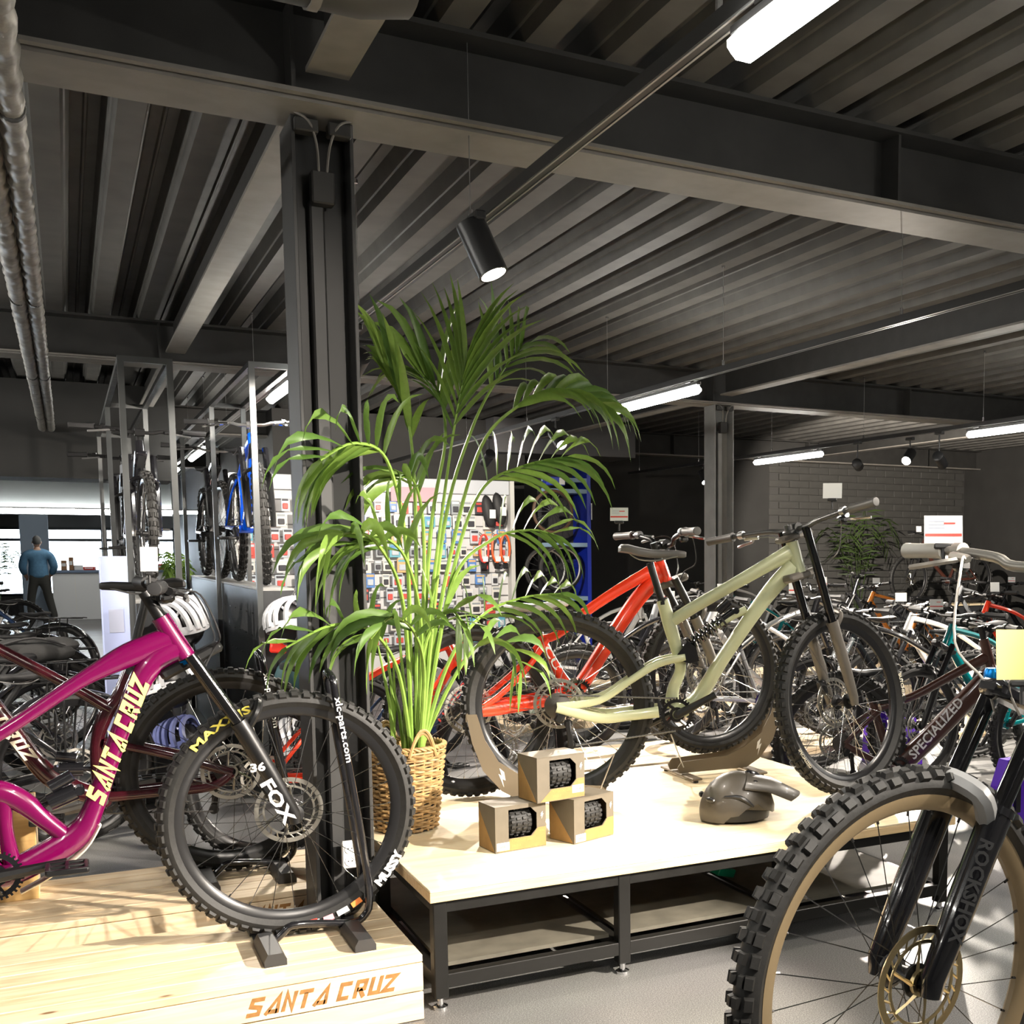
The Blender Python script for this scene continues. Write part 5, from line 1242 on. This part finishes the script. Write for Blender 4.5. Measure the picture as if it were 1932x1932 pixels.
q = thing('backpack', 'dark teal backpack hanging low on the rack left of the column', 'bag', onY(552, 1285, 6.48)); MB().ell((0, 0, 0), (.095, .05, .13), 14, 10).build('body', mat('teal_fabric', (.012, .045, .055), .7), q)
for s in (-1, 1): MB().tube(cr([(s*.04, -.05, .10), (s*.05, -.062, 0), (s*.045, -.045, -.09)], 3), .008, 6).build('strap', M_blackm, q)
# price card stand and white sign board between the racks
sg = thing('sign_board', 'pale blue-white printed sign board left of the magenta head tube', 'sign', (.205, 6.62, .45)); sg.rotation_euler = (0, 0, R_(15))
MB().box((0, 0, .32), (.13, .02, 1.12), bev=.003).build('panel', mat('pale_blue_board', (.36, .42, .66), .5), sg, smooth=0)
for z_ in (.55, .2, .1): MB().box((.0, -.011, z_), (.07, .002, .02 if z_ < .5 else .12)).build('print', mat('grey_print', (.35, .38, .5), .6), sg, smooth=0)
MB().box((0, 0, -.37), (.15, .10, .16)).build('base', M_black, sg, smooth=0)

# ---------------------------------------------------------------- customer at the far left
M_coat = mat('blue_jacket', (.10, .24, .40), .8, noise=.2, scale=20); M_trs = mat('dark_trousers', (.045, .045, .040), .8); M_skin = mat('skin', (.45, .28, .20), .55); M_hair = mat('short_grey_hair', (.10, .10, .10), .8)
pp = onZ(78, 1176, 0); per = thing('person', 'person seen from behind in a blue hooded jacket and dark trousers, standing at the counter', 'person', (pp.x, pp.y, 0)); per.rotation_euler = (0, 0, R_(4)); per.scale = (.93,)*3
def skin_fig(name, verts, edges, m, parent, sub=2):
    me = bpy.data.meshes.new(name); me.from_pydata([v[:3] for v in verts], edges, []); o = bpy.data.objects.new(name, me); COL.objects.link(o); o.parent = parent
    md = o.modifiers.new('skin', 'SKIN'); md.use_smooth_shade = True
    for i, v in enumerate(verts): me.skin_vertices[0].data[i].radius = v[3]
    me.skin_vertices[0].data[0].use_root = True
    s_ = o.modifiers.new('sub', 'SUBSURF'); s_.levels = sub; s_.render_levels = sub; me.materials.append(m); return o
# whole body as one figure, clothing over it
bv = [(0,0,.95,(.08,.06)), (0,.01,1.12,(.09,.065)), (0,.0,1.32,(.12,.08)), (0,.0,1.44,(.10,.07)), (0,.01,1.52,(.055,.055)), (0,.02,1.58,(.06,.06)),
      (-.09,0,.86,(.07,.065)), (-.15,.02,.50,(.065,.065)), (-.17,.0,.10,(.042,.045)), (-.18,.10,.035,(.042,.03)), (.09,0,.86,(.07,.065)), (.16,.0,.50,(.065,.065)), (.25,-.06,.10,(.042,.045)), (.27,.04,.035,(.042,.03)),
      (-.20,0,1.41,(.075,.075)), (-.27,-.02,1.15,(.055,.055)), (-.22,.12,.97,(.042,.042)), (-.19,.19,.93,(.035,.03)), (.20,0,1.41,(.075,.075)), (.28,-.02,1.15,(.055,.055)), (.22,.12,.98,(.042,.042)), (.19,.19,.95,(.035,.03))]
be = [(0,1),(1,2),(2,3),(3,4),(4,5),(0,6),(6,7),(7,8),(8,9),(0,10),(10,11),(11,12),(12,13),(3,14),(14,15),(15,16),(16,17),(3,18),(18,19),(19,20),(20,21)]
skin_fig('body', bv, be, M_skin, per)
q = MB(); q.ell((0, .02, 1.66), (.078, .098, .118), 16, 12); q.ell((0, .118, 1.65), (.016, .022, .022), 8, 6)
for s in (-1, 1): q.ell((s*.080, .02, 1.65), (.012, .022, .032), 8, 6)
hd_ = q.build('head', M_skin, per); MB().ell((0, .002, 1.685), (.083, .100, .108), 16, 12).build('hair', M_hair, per)
for s in (-1, 1): MB().ell((s*.03, .108, 1.68), (.012, .008, .008), 8, 6).build('eye', M_white, hd_)
MB().ell((0, .108, 1.605), (.026, .010, .008), 8, 6).build('mouth', mat('lips', (.35, .14, .12), .5), hd_)
jv = [(0,0,.90,(.205,.16)), (0,0,1.0,(.195,.15)), (0,.0,1.15,(.19,.145)), (0,.0,1.33,(.205,.15)), (0,.0,1.45,(.15,.12)), (0,-.04,1.52,(.09,.08)), (-.215,0,1.40,(.10,.10)), (-.285,-.02,1.15,(.08,.08)), (-.235,.10,1.0,(.062,.062)), (.215,0,1.40,(.10,.10)), (.295,-.02,1.15,(.08,.08)), (.235,.10,1.0,(.062,.062))]
skin_fig('jacket', jv, [(0,1),(1,2),(2,3),(3,4),(4,5),(4,6),(6,7),(7,8),(4,9),(9,10),(10,11)], M_coat, per)
tv = [(0,0,.97,(.185,.145)), (0,0,1.09,(.18,.14)), (-.10,0,.86,(.115,.105)), (-.155,.02,.50,(.085,.085)), (-.175,.0,.08,(.066,.068)), (.10,0,.86,(.115,.105)), (.165,.0,.50,(.085,.085)), (.255,-.06,.08,(.066,.068))]
skin_fig('trousers', tv, [(0,1),(0,2),(2,3),(3,4),(0,5),(5,6),(6,7)], M_trs, per)
for x, y in ((-.18, .05), (.265, -.01)): MB().ell((x, y, .04), (.055, .14, .045), 12, 8).build('shoe', M_black, per)
for s, x in ((-1, -.19), (1, .19)):
    for k_ in range(4): MB().tube([(x+s*(-.018+.012*k_), .20, .93), (x+s*(-.018+.012*k_), .245-.004*k_, .90), (x+s*(-.016+.011*k_), .25, .87)], [.009, .008, .006], 6).build('finger', M_skin, per)
    MB().tube([(x - s*.028, .19, .935), (x - s*.045, .22, .92), (x - s*.045, .245, .905)], [.010, .009, .007], 6).build('thumb', M_skin, per)

# ---------------------------------------------------------------- counter by the window with goods on it
ct = thing('shop_counter', 'long white counter with grey-blue top in front of the window', 'counter', (.93, 26.7, 0))
MB().box((0, 0, .47), (2.4, .7, .94), bev=.005).build('front', mat('white_laminate', (.80, .82, .84), .4), ct, smooth=0)
MB().box((0, 0, .965), (2.46, .78, .05), bev=.004).build('worktop', mat('greyblue_top', (.16, .22, .33), .45), ct, smooth=0)
for x in (-.8, 0, .8): MB().box((x, -.352, .47), (.012, .006, .9)).build('panel_joint', M_card, ct, smooth=0)
gc = [('orange', (.75, .18, .04)), ('red', (.65, .06, .04)), ('brown', (.30, .16, .08)), ('blue', (.10, .25, .55)), ('white', (.8, .8, .8)), ('black', (.03, .03, .03))]
goods = [(-.55, .10, .12, .20, 2), (-.42, .08, .10, .26, 2), (-.30, .16, .10, .10, 4), (-.10, .22, .12, .07, 1), (.12, .08, .08, .14, 5), (.24, .10, .10, .26, 3), (.40, .09, .09, .18, 0), (.52, .14, .10, .10, 2), (.68, .2, .12, .08, 4), (.95, .12, .1, .2, 0), (1.2, .2, .15, .12, 1)]
gn = {0: 'orange', 1: 'red', 2: 'brown', 3: 'blue', 4: 'white', 5: 'black'}
for i, (x, w, d, h, k_) in enumerate(goods):
    g_ = thing('packaged_item', ['tall', 'slim', 'flat', 'low', 'small', 'upright', 'narrow', 'squat', 'long', 'boxy', 'wide'][i] + ' ' + gn[k_] + ' packaged item on the window counter', 'package', (.8+x-.3, 26.55, .99), random.uniform(-.3, .3), 'goods on the window counter')
    MB().box((0, 0, h/2), (w, d, h), bev=.008).build('pack', mat('pack_' + gn[k_], gc[k_][1], .5), g_, smooth=0); MB().box((0, -d/2-.001, h*.55), (w*.7, .003, h*.3)).build('pack_label', M_card, g_, smooth=0)
ln = thing('ceiling_strip', 'long lit strip lamp in front of the window wall', 'lamp', (.3, 20.1, 1.98)); MB().box((0, 0, 0), (3.6, .08, .05), bev=.01).build('diffuser', M_lamp, ln); MB().box((0, 0, .035), (3.6, .06, .02)).build('housing', M_track, ln, smooth=0)

# ---------------------------------------------------------------- accessory wall behind the palm
aw = thing('accessory_wall', 'white slatwall panel crowded with small packages behind the palm', 'display wall', (1.55, 13.1, 0)); AW = 3.05
MB().box((AW/2, .06, 1.08), (AW, .10, 2.16)).build('backing', mat('white_slatwall', (.72, .72, .72), .5), aw, smooth=0)
for x in (.0, AW): MB().box((x, .0, 1.09), (.05, .24, 2.18)).build('upright', mat('pale_upright', (.60, .60, .57), .45), aw, smooth=0)
for i in range(14): MB().box((AW/2, .008, .30+.135*i), (AW-.06, .008, .012)).build('slat_groove', M_grey, aw, smooth=0)
MB().box((AW/2, -.03, 2.10), (AW-.06, .14, .16), bev=.005).build('header', mat('pale_header', (.55, .58, .62), .5), aw, smooth=0)
MB().box((AW*.62, -.105, 2.0), (.5, .006, .16)).build('header_print', mat('pink_print', (.85, .35, .40), .5), aw, smooth=0)
pc = [(.72, .74, .76), (.55, .60, .66), (.10, .25, .60), (.80, .78, .72), (.05, .05, .06), (.75, .45, .20), (.35, .38, .40), (.70, .10, .08), (.15, .45, .55)]
pcn = ['white', 'pale grey', 'blue', 'cream', 'black', 'orange', 'grey', 'red', 'teal']
rr2 = random.Random(5); k_ = 0
pm = [mat('blister_%d' % i, c, .35, coat=.4) for i, c in enumerate(pc)]
bl = {}
def blister(w, h, i):
    key = (round(w, 3), round(h, 3), i)
    if key not in bl:
        bl[key] = (MB().box((0, 0, 0), (w, .022, h), bev=.004).mesh('pack', pm[i], 0), MB().box((0, -.016, -h*.12), (w*.66, .016, h*.42), bev=.006).mesh('content', pm[(i*3+4) % 9], 0), MB().box((0, -.0125, h*.34), (w*.8, .002, h*.16)).mesh('pack_label', pm[(i+3) % 9], 0))
    return bl[key]
ORD2 = 'first second third fourth fifth sixth seventh eighth ninth tenth eleventh twelfth thirteenth fourteenth fifteenth sixteenth seventeenth eighteenth nineteenth twentieth twenty-first twenty-second twenty-third twenty-fourth twenty-fifth twenty-sixth'.split()
ORD = ['first', 'second', 'third', 'fourth', 'fifth', 'sixth', 'seventh', 'eighth', 'ninth', 'tenth', 'eleventh']
for r_ in range(10):
    x = .14
    col_ = 0
    while x < AW - .10:
        w = rr2.choice((.08, .10, .12)); h = rr2.choice((.12, .145, .16)); i = rr2.choice((0, 0, 1, 1, 2, 3, 3, 4, 5, 6, 7, 8))
        ms = blister(w, h, i)
        g_ = put('hanging_package', ms[0], None, T(1.55+x, 13.1-.085, 1.86-.165*r_), label='%s carded package, %s from the left, %s row of white wall' % (pcn[i], ORD2[col_], ORD[r_]), cat='package', group='%s packages in the %s row of the accessory wall' % (pcn[i], ORD[r_]))
        put('content', ms[1], g_); put('pack_label', ms[2], g_)
        MB().cyl((0, .01, h*.45), (0, .10, h*.45), .004, 5).build('peg', M_grey, g_)
        x += w + rr2.uniform(.03, .09); col_ += 1
# black saddlebags and orange cable locks on the panel's right end
for i, (px, py, lab) in enumerate(((922, 965, 'black bar bag hanging above the orange cable locks'), (942, 960, 'black bag with pale tag at the wall panel edge'))):
    p = onY(px, py, 12.88); g_ = thing('bar_bag', lab, 'bag', p); MB().ell((0, 0, 0), (.075, .05, .19), 12, 10, Euler((0, -.2, 0)).to_matrix()).build('body', M_blackm, g_); MB().box((.03, -.05, -.03), (.07, .01, .10)).build('tag', M_card, g_, smooth=0); MB().cyl((0, 0, .16), (0, .14, .2), .005, 6).build('hook', M_grey, g_)
for i, (px, lab) in enumerate(((912, 'red coiled cable lock, left of the orange pair'), (936, 'orange coiled cable lock in the middle of the hanging row'), (952, 'orange coiled cable lock at the wall panel edge'))):
    p = onY(px, 1035, 12.88); g_ = thing('cable_lock', lab, 'lock', p); m_ = mat('lock_red', (.80, .06, .04), .4) if i == 0 else mat('lock_orange', (.90, .13, .02), .4)
    pts = [(.055*math.cos(a), -.02+.012*math.sin(a*.31), .16*math.sin(a)) for a in [2*PI*5*j/80 for j in range(81)]]
    MB().tube(pts, .010, 6).build('coil', m_, g_); MB().box((0, -.02, -.20), (.06, .03, .07), bev=.008).build('lock_head', M_black, g_, smooth=0); MB().box((.01, -.04, -.12), (.06, .004, .06)).build('tag', M_card, g_, smooth=0); MB().cyl((0, 0, .15), (0, .14, .19), .005, 6).build('hook', M_grey, g_)
# blue wheel rack beside the dark wall
M_blu = mat('rack_blue', (.01, .03, .40), .4)
br = thing('wheel_rack', 'tall rack with blue post and pale blue shelves holding wheels', 'rack', (0, 0, 0))
A = onY(1006, 1000, 13.3); B = onY(1098, 1000, 13.3)
for x, m_ in ((A.x, M_black), (B.x, M_blu)): MB().box((x, 13.3, 1.2), (.05, .45, 2.4)).build('post', m_, br, smooth=0)
for py in (905, 926, 1028, 1130): z_ = onY(1050, py, 13.1).z; MB().box(((A.x+B.x)/2, 13.3, z_), (B.x-A.x-.05, .45, .05)).build('shelf', mat('pale_blue_shelf', (.22, .33, .45), .5), br, smooth=0)
MB().box(((A.x+B.x)/2, 13.55, 1.2), (B.x-A.x, .03, 2.4)).build('back_panel', M_wall, br, smooth=0)
MB().box((B.x+.027, 13.06, onY(1095, 965, 13.1).z), (.01, .02, .20)).build('badge', M_card, br, smooth=0)
for i, (px, py, r_, lab) in enumerate(((1043, 965, .235, 'black rim with brown sidewall hanging upper on the blue rack'), (1058, 1072, .255, 'black wheel hanging lower on the blue rack'), (1030, 1075, .25, 'second black wheel hanging behind the lower one on the blue rack'))):
    p = onY(px, py, 13.0 + .05*i); g_ = thing('loose_wheel', lab, 'wheel', p)
    MB().lathe([(r_, -.02), (r_+.025, -.012), (r_+.03, 0), (r_+.025, .012), (r_, .02), (r_-.012, 0)], 40, 'y', closed=True).build('tyre', mat('brown_wall_tyre', (.10, .055, .03), .6) if i == 0 else M_rubber, g_)
    MB().lathe([(r_-.002, -.012), (r_-.02, -.006), (r_-.02, .006), (r_-.002, .012)], 40, 'y', closed=True).build('rim', M_alu if i else M_rim, g_)
    q = MB()
    for j in range(16): an = 2*PI*j/16; q.tube([(.02*math.cos(an), 0, .02*math.sin(an)), ((r_-.015)*math.cos(an), 0, (r_-.015)*math.sin(an))], .0025, 3, False)
    q.lathe([(.0, -.03), (.02, -.03), (.02, .03), (.0, .03)], 10, 'y'); q.build('spokes', M_spoke, g_, kind='stuff')
q = thing('small_box', 'blue and white product box on top of the wheel rack', 'box', onY(1045, 908, 13.0)); MB().box((0, 0, 0), (.24, .12, .10), bev=.004).build('carton', M_blu, q, smooth=0); MB().box((.08, -.062, 0), (.07, .004, .08)).build('print', M_card, q, smooth=0)
# ================================================================== BACKGROUND BIKES
def card(label, p, w, h, rz=0, tilt=-.15, red=False, col=None, lines=True):
    t = thing('price_card', label, 'price card', p); t.rotation_euler = (tilt, 0, rz)
    MB().box((0, 0, h/2+.012), (w, .0015, h)).build('card', col or M_card, t, smooth=0)
    q = MB(); q.box((0, 0, .006), (w*.5, .012, .012), None, .003); q.cyl((0, 0, .004), (0, 0, -.03), .004, 6); q.build('clip', M_blackm, t)
    if red:
        MB().box((0, -.0012, h*.30+.012), (w*.96, .0006, h*.10)).build('red_line', M_redp, t, smooth=0)
        MB().box((w*.16, -.0012, h*.72+.012), (w*.30, .0006, h*.06)).build('red_line', M_redp, t, smooth=0)
    if lines:
        for i in range(3): MB().box((-w*.18, -.0011, h*(.55+.12*i)+.012), (w*.42, .0005, h*.022)).build('text_line', mat('grey_print', (.35, .38, .5), .6), t, smooth=0)
    return t
def cardpx(label, px, py, depth, w, h, **kw):
    d = ray(px, py); p = CAM + d*depth; return card(label, p, w, h, **kw)
cardpx('white price card with red print clipped to the vivid red bike bar', 1168, 988, 4.75, .075, .055, red=True, rz=R_(-30))
cardpx('blank white price card clipped to the sage bike bar', 1570, 946, 4.35, .072, .058, rz=R_(-40), lines=False)
cardpx('large white price card with red line on the nearest bike bar', 1780, 1036, 2.35, .078, .058, red=True, rz=R_(-34), tilt=-.2)
cardpx('cream price card standing on the magenta bike bar', 282, 1086, 3.25, .045, .070, rz=R_(-10))
cardpx('yellow tag hanging at the right edge on the nearest bike', 1928, 1296, 1.93, .085, .085, rz=R_(-30), col=mat('yellow_card', (.95, .82, .30), .6), lines=False)

def pal(n, c, **k): return paint(n, c, **k)
cols = {'white': pal('bg_white', (.70, .70, .70)), 'black': M_blackg, 'grey': pal('bg_grey', (.22, .23, .24)), 'green': pal('bg_pale_green', (.42, .50, .42)), 'teal': pal('bg_teal', (.0, .20, .22)), 'red': M_red, 'navy': pal('bg_navy', (.015, .035, .09)),
        'brown': M_brown, 'blue': M_bluef, 'purple': pal('bg_purple', (.13, .02, .50)), 'silver': mat('bg_silver', (.5, .5, .5), .3, .8), 'orange': pal('bg_orange', (.80, .25, .03))}
def bg(label, x, y, deg, c, **g):
    typ = g.pop('typ', 'mtb'); G = dict(fcol=cols[c], cables=True, spk=M_spokes if random.random() < .6 else M_spoke, steer=R_(random.uniform(-14, 14)), crank=random.uniform(-60, 60))
    if typ == 'gravel': G.update(tw=.042, tread='city', R=.35, rotor='steel', fork='rigid', forkm=cols[c], bar=.25, sweep=-.06, rise=-.02, ht=(.86, .90), hb=(.895, .78), wb=1.03, st=(.29, .70), bb=(.43, .28))
    elif typ == 'city': G.update(tw=.046, tread='city', R=.355, fork='susp', fender=True, rack=True, bar=.33, rise=.05, sweep=.10, ht=(.80, .98), hb=(.86, .80), wb=1.10, st=(.27, .66), bb=(.45, .29), battery=M_black, down_r=.036)
    elif typ == 'mtb': G.update(R=.36, tw=.056, ht=(.86, .93), hb=(.915, .81), wb=1.14, st=(.27, .70), bb=(.44, .31))
    G.update(g); z = G.pop('z', .0); tagl = G.pop('tagl', None)
    r = bike(label, (x, y, z), R_(deg), G, 'bikes crowded behind the table' if x > 1.3 else 'bikes standing at the left', lod=1)
    if tagl:
        bpy.context.view_layer.update(); mw = r[0].matrix_basis; v_ = random.choice((-.12, .12)); p = mw @ (LAST['MS'] @ (LAST['MS'].inverted() @ LAST['clamp'] + Vector((-.004, v_, .012 + G.get('rise', .02)*.3))))
        card(tagl, p, .08, random.choice((.06, .08)), R_(random.uniform(-50, -10)), -.1, random.random() < .3, None, False)
    return r
# right-hand crowd: rows behind the table
b_, f_, *_r = bg('white hardtail with dark lettering facing left, right of the sage fork', 5.9, 6.1, 176, 'white', bar=.36, tagl='white tag on the bar of the lettered white hardtail'); frame_text(f_, 'ROCK MACHINE', (.86, .80), (.50, .40), .05, .0275, M_black, 1)
bg('teal bike at the right edge behind the nearest handlebar', 5.35, 5.15, 182, 'teal', tw=.06, tagl='white tag on the teal bike bar at the right edge')
bg('dark bike with silver fork leg facing left before the white hardtail', 5.15, 5.65, 170, 'black', stanm=M_chrome)
b_, f_, *_r = bg('navy bike with red lettering behind the wicker basket', 1.25, 6.0, 22, 'navy', down_r=.034); frame_text(f_, 'HARDRIDE', (.52, .42), (.80, .72), .035, .0275, M_redp, -1)
bg('red bike glimpsed through the magenta front wheel', .72, 5.28, 8, 'red', crank=200)
bg('pale green gravel bike behind the sage frame', 2.95, 7.12, 171, 'green', typ='gravel')
bg('silver grey bike right of the red fork', 3.55, 6.40, 9, 'silver', z=.052, tagl='white tag on the silver grey bike bar')
bg('white bike further back behind the sage head tube', 4.75, 6.78, 174, 'white', z=.052, tagl='white tag on the white bike behind the sage head tube')
bg('black bike in the second row left of the far column', 3.1, 7.48, 4, 'black', tagl='white tag on the second-row black bike')
bg('grey trekking bike in the second row before the far column', 4.75, 7.86, 179, 'grey', typ='city', tagl='white tag on the grey trekking bike before the far column')
bg('black trekking bike in the second row right of the far column', 6.1, 7.6, 174, 'black', typ='city', tagl='white tag on the black trekking bike right of the column')
bg('red and black bike in the second row near the right edge', 7.75, 7.35, 176, 'red', tagl='white tag on the red and black second-row bike')
bg('white gravel bike in the third row left of the far column', 3.7, 9.45, 3, 'white', typ='gravel', tagl='white tag on the third-row white gravel bike')
bg('teal bike in the third row beside the far column', 6.6, 9.75, 176, 'teal')
bg('orange bike in the third row below the brick wall', 8.35, 9.75, 176, 'orange', tagl='white tag on the orange third-row bike')
bg('black bike in the third row at the right', 10.1, 9.6, 176, 'black', tagl='white tag on the third-row black bike at right')
bg('silver bike in the last row before the dark wall', 5.6, 11.8, 4, 'silver')
bg('white bike in the last row before the dark wall', 8.1, 12.35, 176, 'white')
bg('black bike in the last row before the brick wall', 9.7, 11.9, 172, 'black', typ='city')
bg('brown bike lifted on a wall stand at the far right', 11.4, 12.6, 178, 'brown', z=.62, tagl='white tag on the lifted brown bike')
bg('grey bike in the last row at the right edge', 10.6, 10.9, 176, 'grey')
# low wooden platforms they stand around, and a wall stand
def platform(label, x0, x1, y0, y1, h=.06):
    t = thing('floor_platform', label, 'platform', (x0, y0, 0)); n = max(2, int((y1-y0)/.2))
    for i in range(n): MB().box(((x1-x0)/2, (i+.5)*(y1-y0)/n, h/2), (x1-x0, (y1-y0)/n-.004, h), bev=.003).build('plank', W_pine, t, smooth=0)
platform('low pale plank platform in the gap behind the table', 2.5, 7.0, 6.27, 7.02, .05); platform('low pale plank platform in the second row', 2.8, 7.6, 8.08, 8.75)
platform('low pale plank platform in the third row', 3.6, 9.0, 10.3, 10.9)
t = thing('wall_stand', 'steel stand lifting the brown bike at the far right', 'stand', (10.8, 12.6, 0)); MB().box((0, 0, .30), (1.4, .40, .60), bev=.01).build('body', M_plin, t, smooth=0); MB().box((0, 0, .608), (1.5, .46, .022)).build('top', W_table, t, smooth=0)
for i, (px, py, dp, lab) in enumerate(((1450, 1245, 8.0, 'purple stand block behind the sage front wheel, left'), (1655, 1262, 7.4, 'purple stand block behind the sage front wheel, right'), (1715, 1275, 7.0, 'purple stand block below the white hardtail'), (1905, 1350, 5.6, 'purple stand block at the right edge'), (1690, 1185, 9.2, 'small purple block behind the white hardtail'))):
    p = CAM + ray(px, py)*dp; g_ = thing('stand_block', lab, 'stand', (p.x, p.y, 0)); hh = min(.34, max(.16, p.z+.03))
    MB().loft([[(x*k1, y*k1, z) for x, y in ((-.07, -.06), (.07, -.06), (.07, .06), (-.07, .06))] for k1, z in ((1, .0), (.9, hh*.6), (.5, hh))]).build('body', mat('purple_plastic', (.10, .015, .52), .4), g_, smooth=0)
    MB().box((0, 0, hh*.5), (.03, .15, hh*.5)).build('wheel_slot', M_black, g_, smooth=0)
# ---- left: trekking bikes with racks
bg('black trekking bike with bag on its rack, left of the magenta frame', -.02, 6.0, 197, 'black', typ='city', battery=M_black)
bg('black trekking bike second from the magenta frame at left', -.10, 7.0, 200, 'black', typ='city')
bg('dark trekking bike third from the magenta frame at left', -.12, 7.9, 200, 'grey', typ='city')
bg('dark blue cargo-style bike facing the counter', -.10, 11.8, 150, 'navy', typ='city')
bg('black trekking bike fourth from the magenta frame at left', -.14, 8.9, 202, 'black', typ='city')
bg('red and black trekking bike at the left edge', -.22, 10.2, 205, 'red', typ='city')
bg('grey bike at the left edge before the window', -.35, 14.0, 200, 'silver')
bg('white bike at the left edge near the counter', -.6, 18.0, 190, 'white')
g_ = thing('pannier_bag', 'slouched black pannier bag lying on the rear rack at left', 'bag', onZ(66, 1230, .80)); q = MB()
q.ell((0, 0, 0), (.20, .13, .075), 16, 10); q.ell((.10, .03, .03), (.12, .10, .05), 12, 8); q.ell((-.09, -.02, .02), (.12, .10, .06), 12, 8); q.build('bag', mat('black_canvas', (.022, .022, .022), .85, bump=.4, scale=18), g_)
MB().tube(cr([(-.15, -.10, .05), (0, -.13, .085), (.15, -.10, .04)], 4), .008, 6).build('strap', M_blackm, g_)
# small palms standing further back
M_leafd = leaf_mat('shaded_palm_leaf', (.05, .085, .02), (.03, .05, .012))  # palm leaf darkened: dimness at the back of the shop put into colour
def small_palm(label, p, h, nf, sd, lm=None):
    t = thing('potted_plant', label, 'plant', p); r_ = random.Random(sd)
    MB().lathe([(.0, 0), (.13, 0), (.16, .28), (.14, .28), (.14, .24), (.0, .24)], 18).build('pot', M_blackm, t)
    for i in range(nf):
        a = 2*PI*i/nf + r_.uniform(-.3, .3); rr = r_.uniform(.25, .55)*h*.6; top = h*r_.uniform(.7, 1.0)
        path = cr([(0, 0, .24), (rr*.2*math.cos(a), rr*.2*math.sin(a), top*.6), (rr*.6*math.cos(a), rr*.6*math.sin(a), top), (rr*math.cos(a), rr*math.sin(a), top*.88)], 5)
        fr_ = MB().tube(path, .005, 5); N = len(path)
        for j in range(6, N):
            for s in (-1, 1):
                p_ = Vector(path[j]); tg = (Vector(path[j]) - Vector(path[j-1])).normalized(); lt = tg.cross(Vector((0, 0, 1))).normalized(); d = (tg*.6 + lt*s - Vector((0, 0, .35))).normalized(); L = h*.16
                fr_.add([p_ - tg*.012, p_ + d*L*.5 - tg*.014, p_ + d*L + Vector((0, 0, -.04)), p_ + d*L*.5 + tg*.014], [(0, 1, 2, 3)])
        fr_.build('frond', lm or M_leaf, t)
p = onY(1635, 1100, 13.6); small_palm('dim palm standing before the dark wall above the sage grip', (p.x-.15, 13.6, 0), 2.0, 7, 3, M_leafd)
p = onY(312, 1060, 13.6); small_palm('green plant in a black pot seen between the left rack posts', (p.x+.1, 13.6, .62), .75, 10, 4)
t = thing('plant_plinth', 'black plinth under the plant between the left rack posts', 'plinth', (p.x+.1, 13.6, 0)); MB().box((0, 0, .31), (.45, .45, .62), bev=.005).build('body', M_blackm, t, smooth=0); MB().box((0, 0, .612), (.46, .46, .012)).build('top', M_plin, t, smooth=0)
p = onZ(15, 1100, .6); small_palm('green plant at the far left edge near the window', (-1.25, 27.8, 0), 1.6, 8, 6)
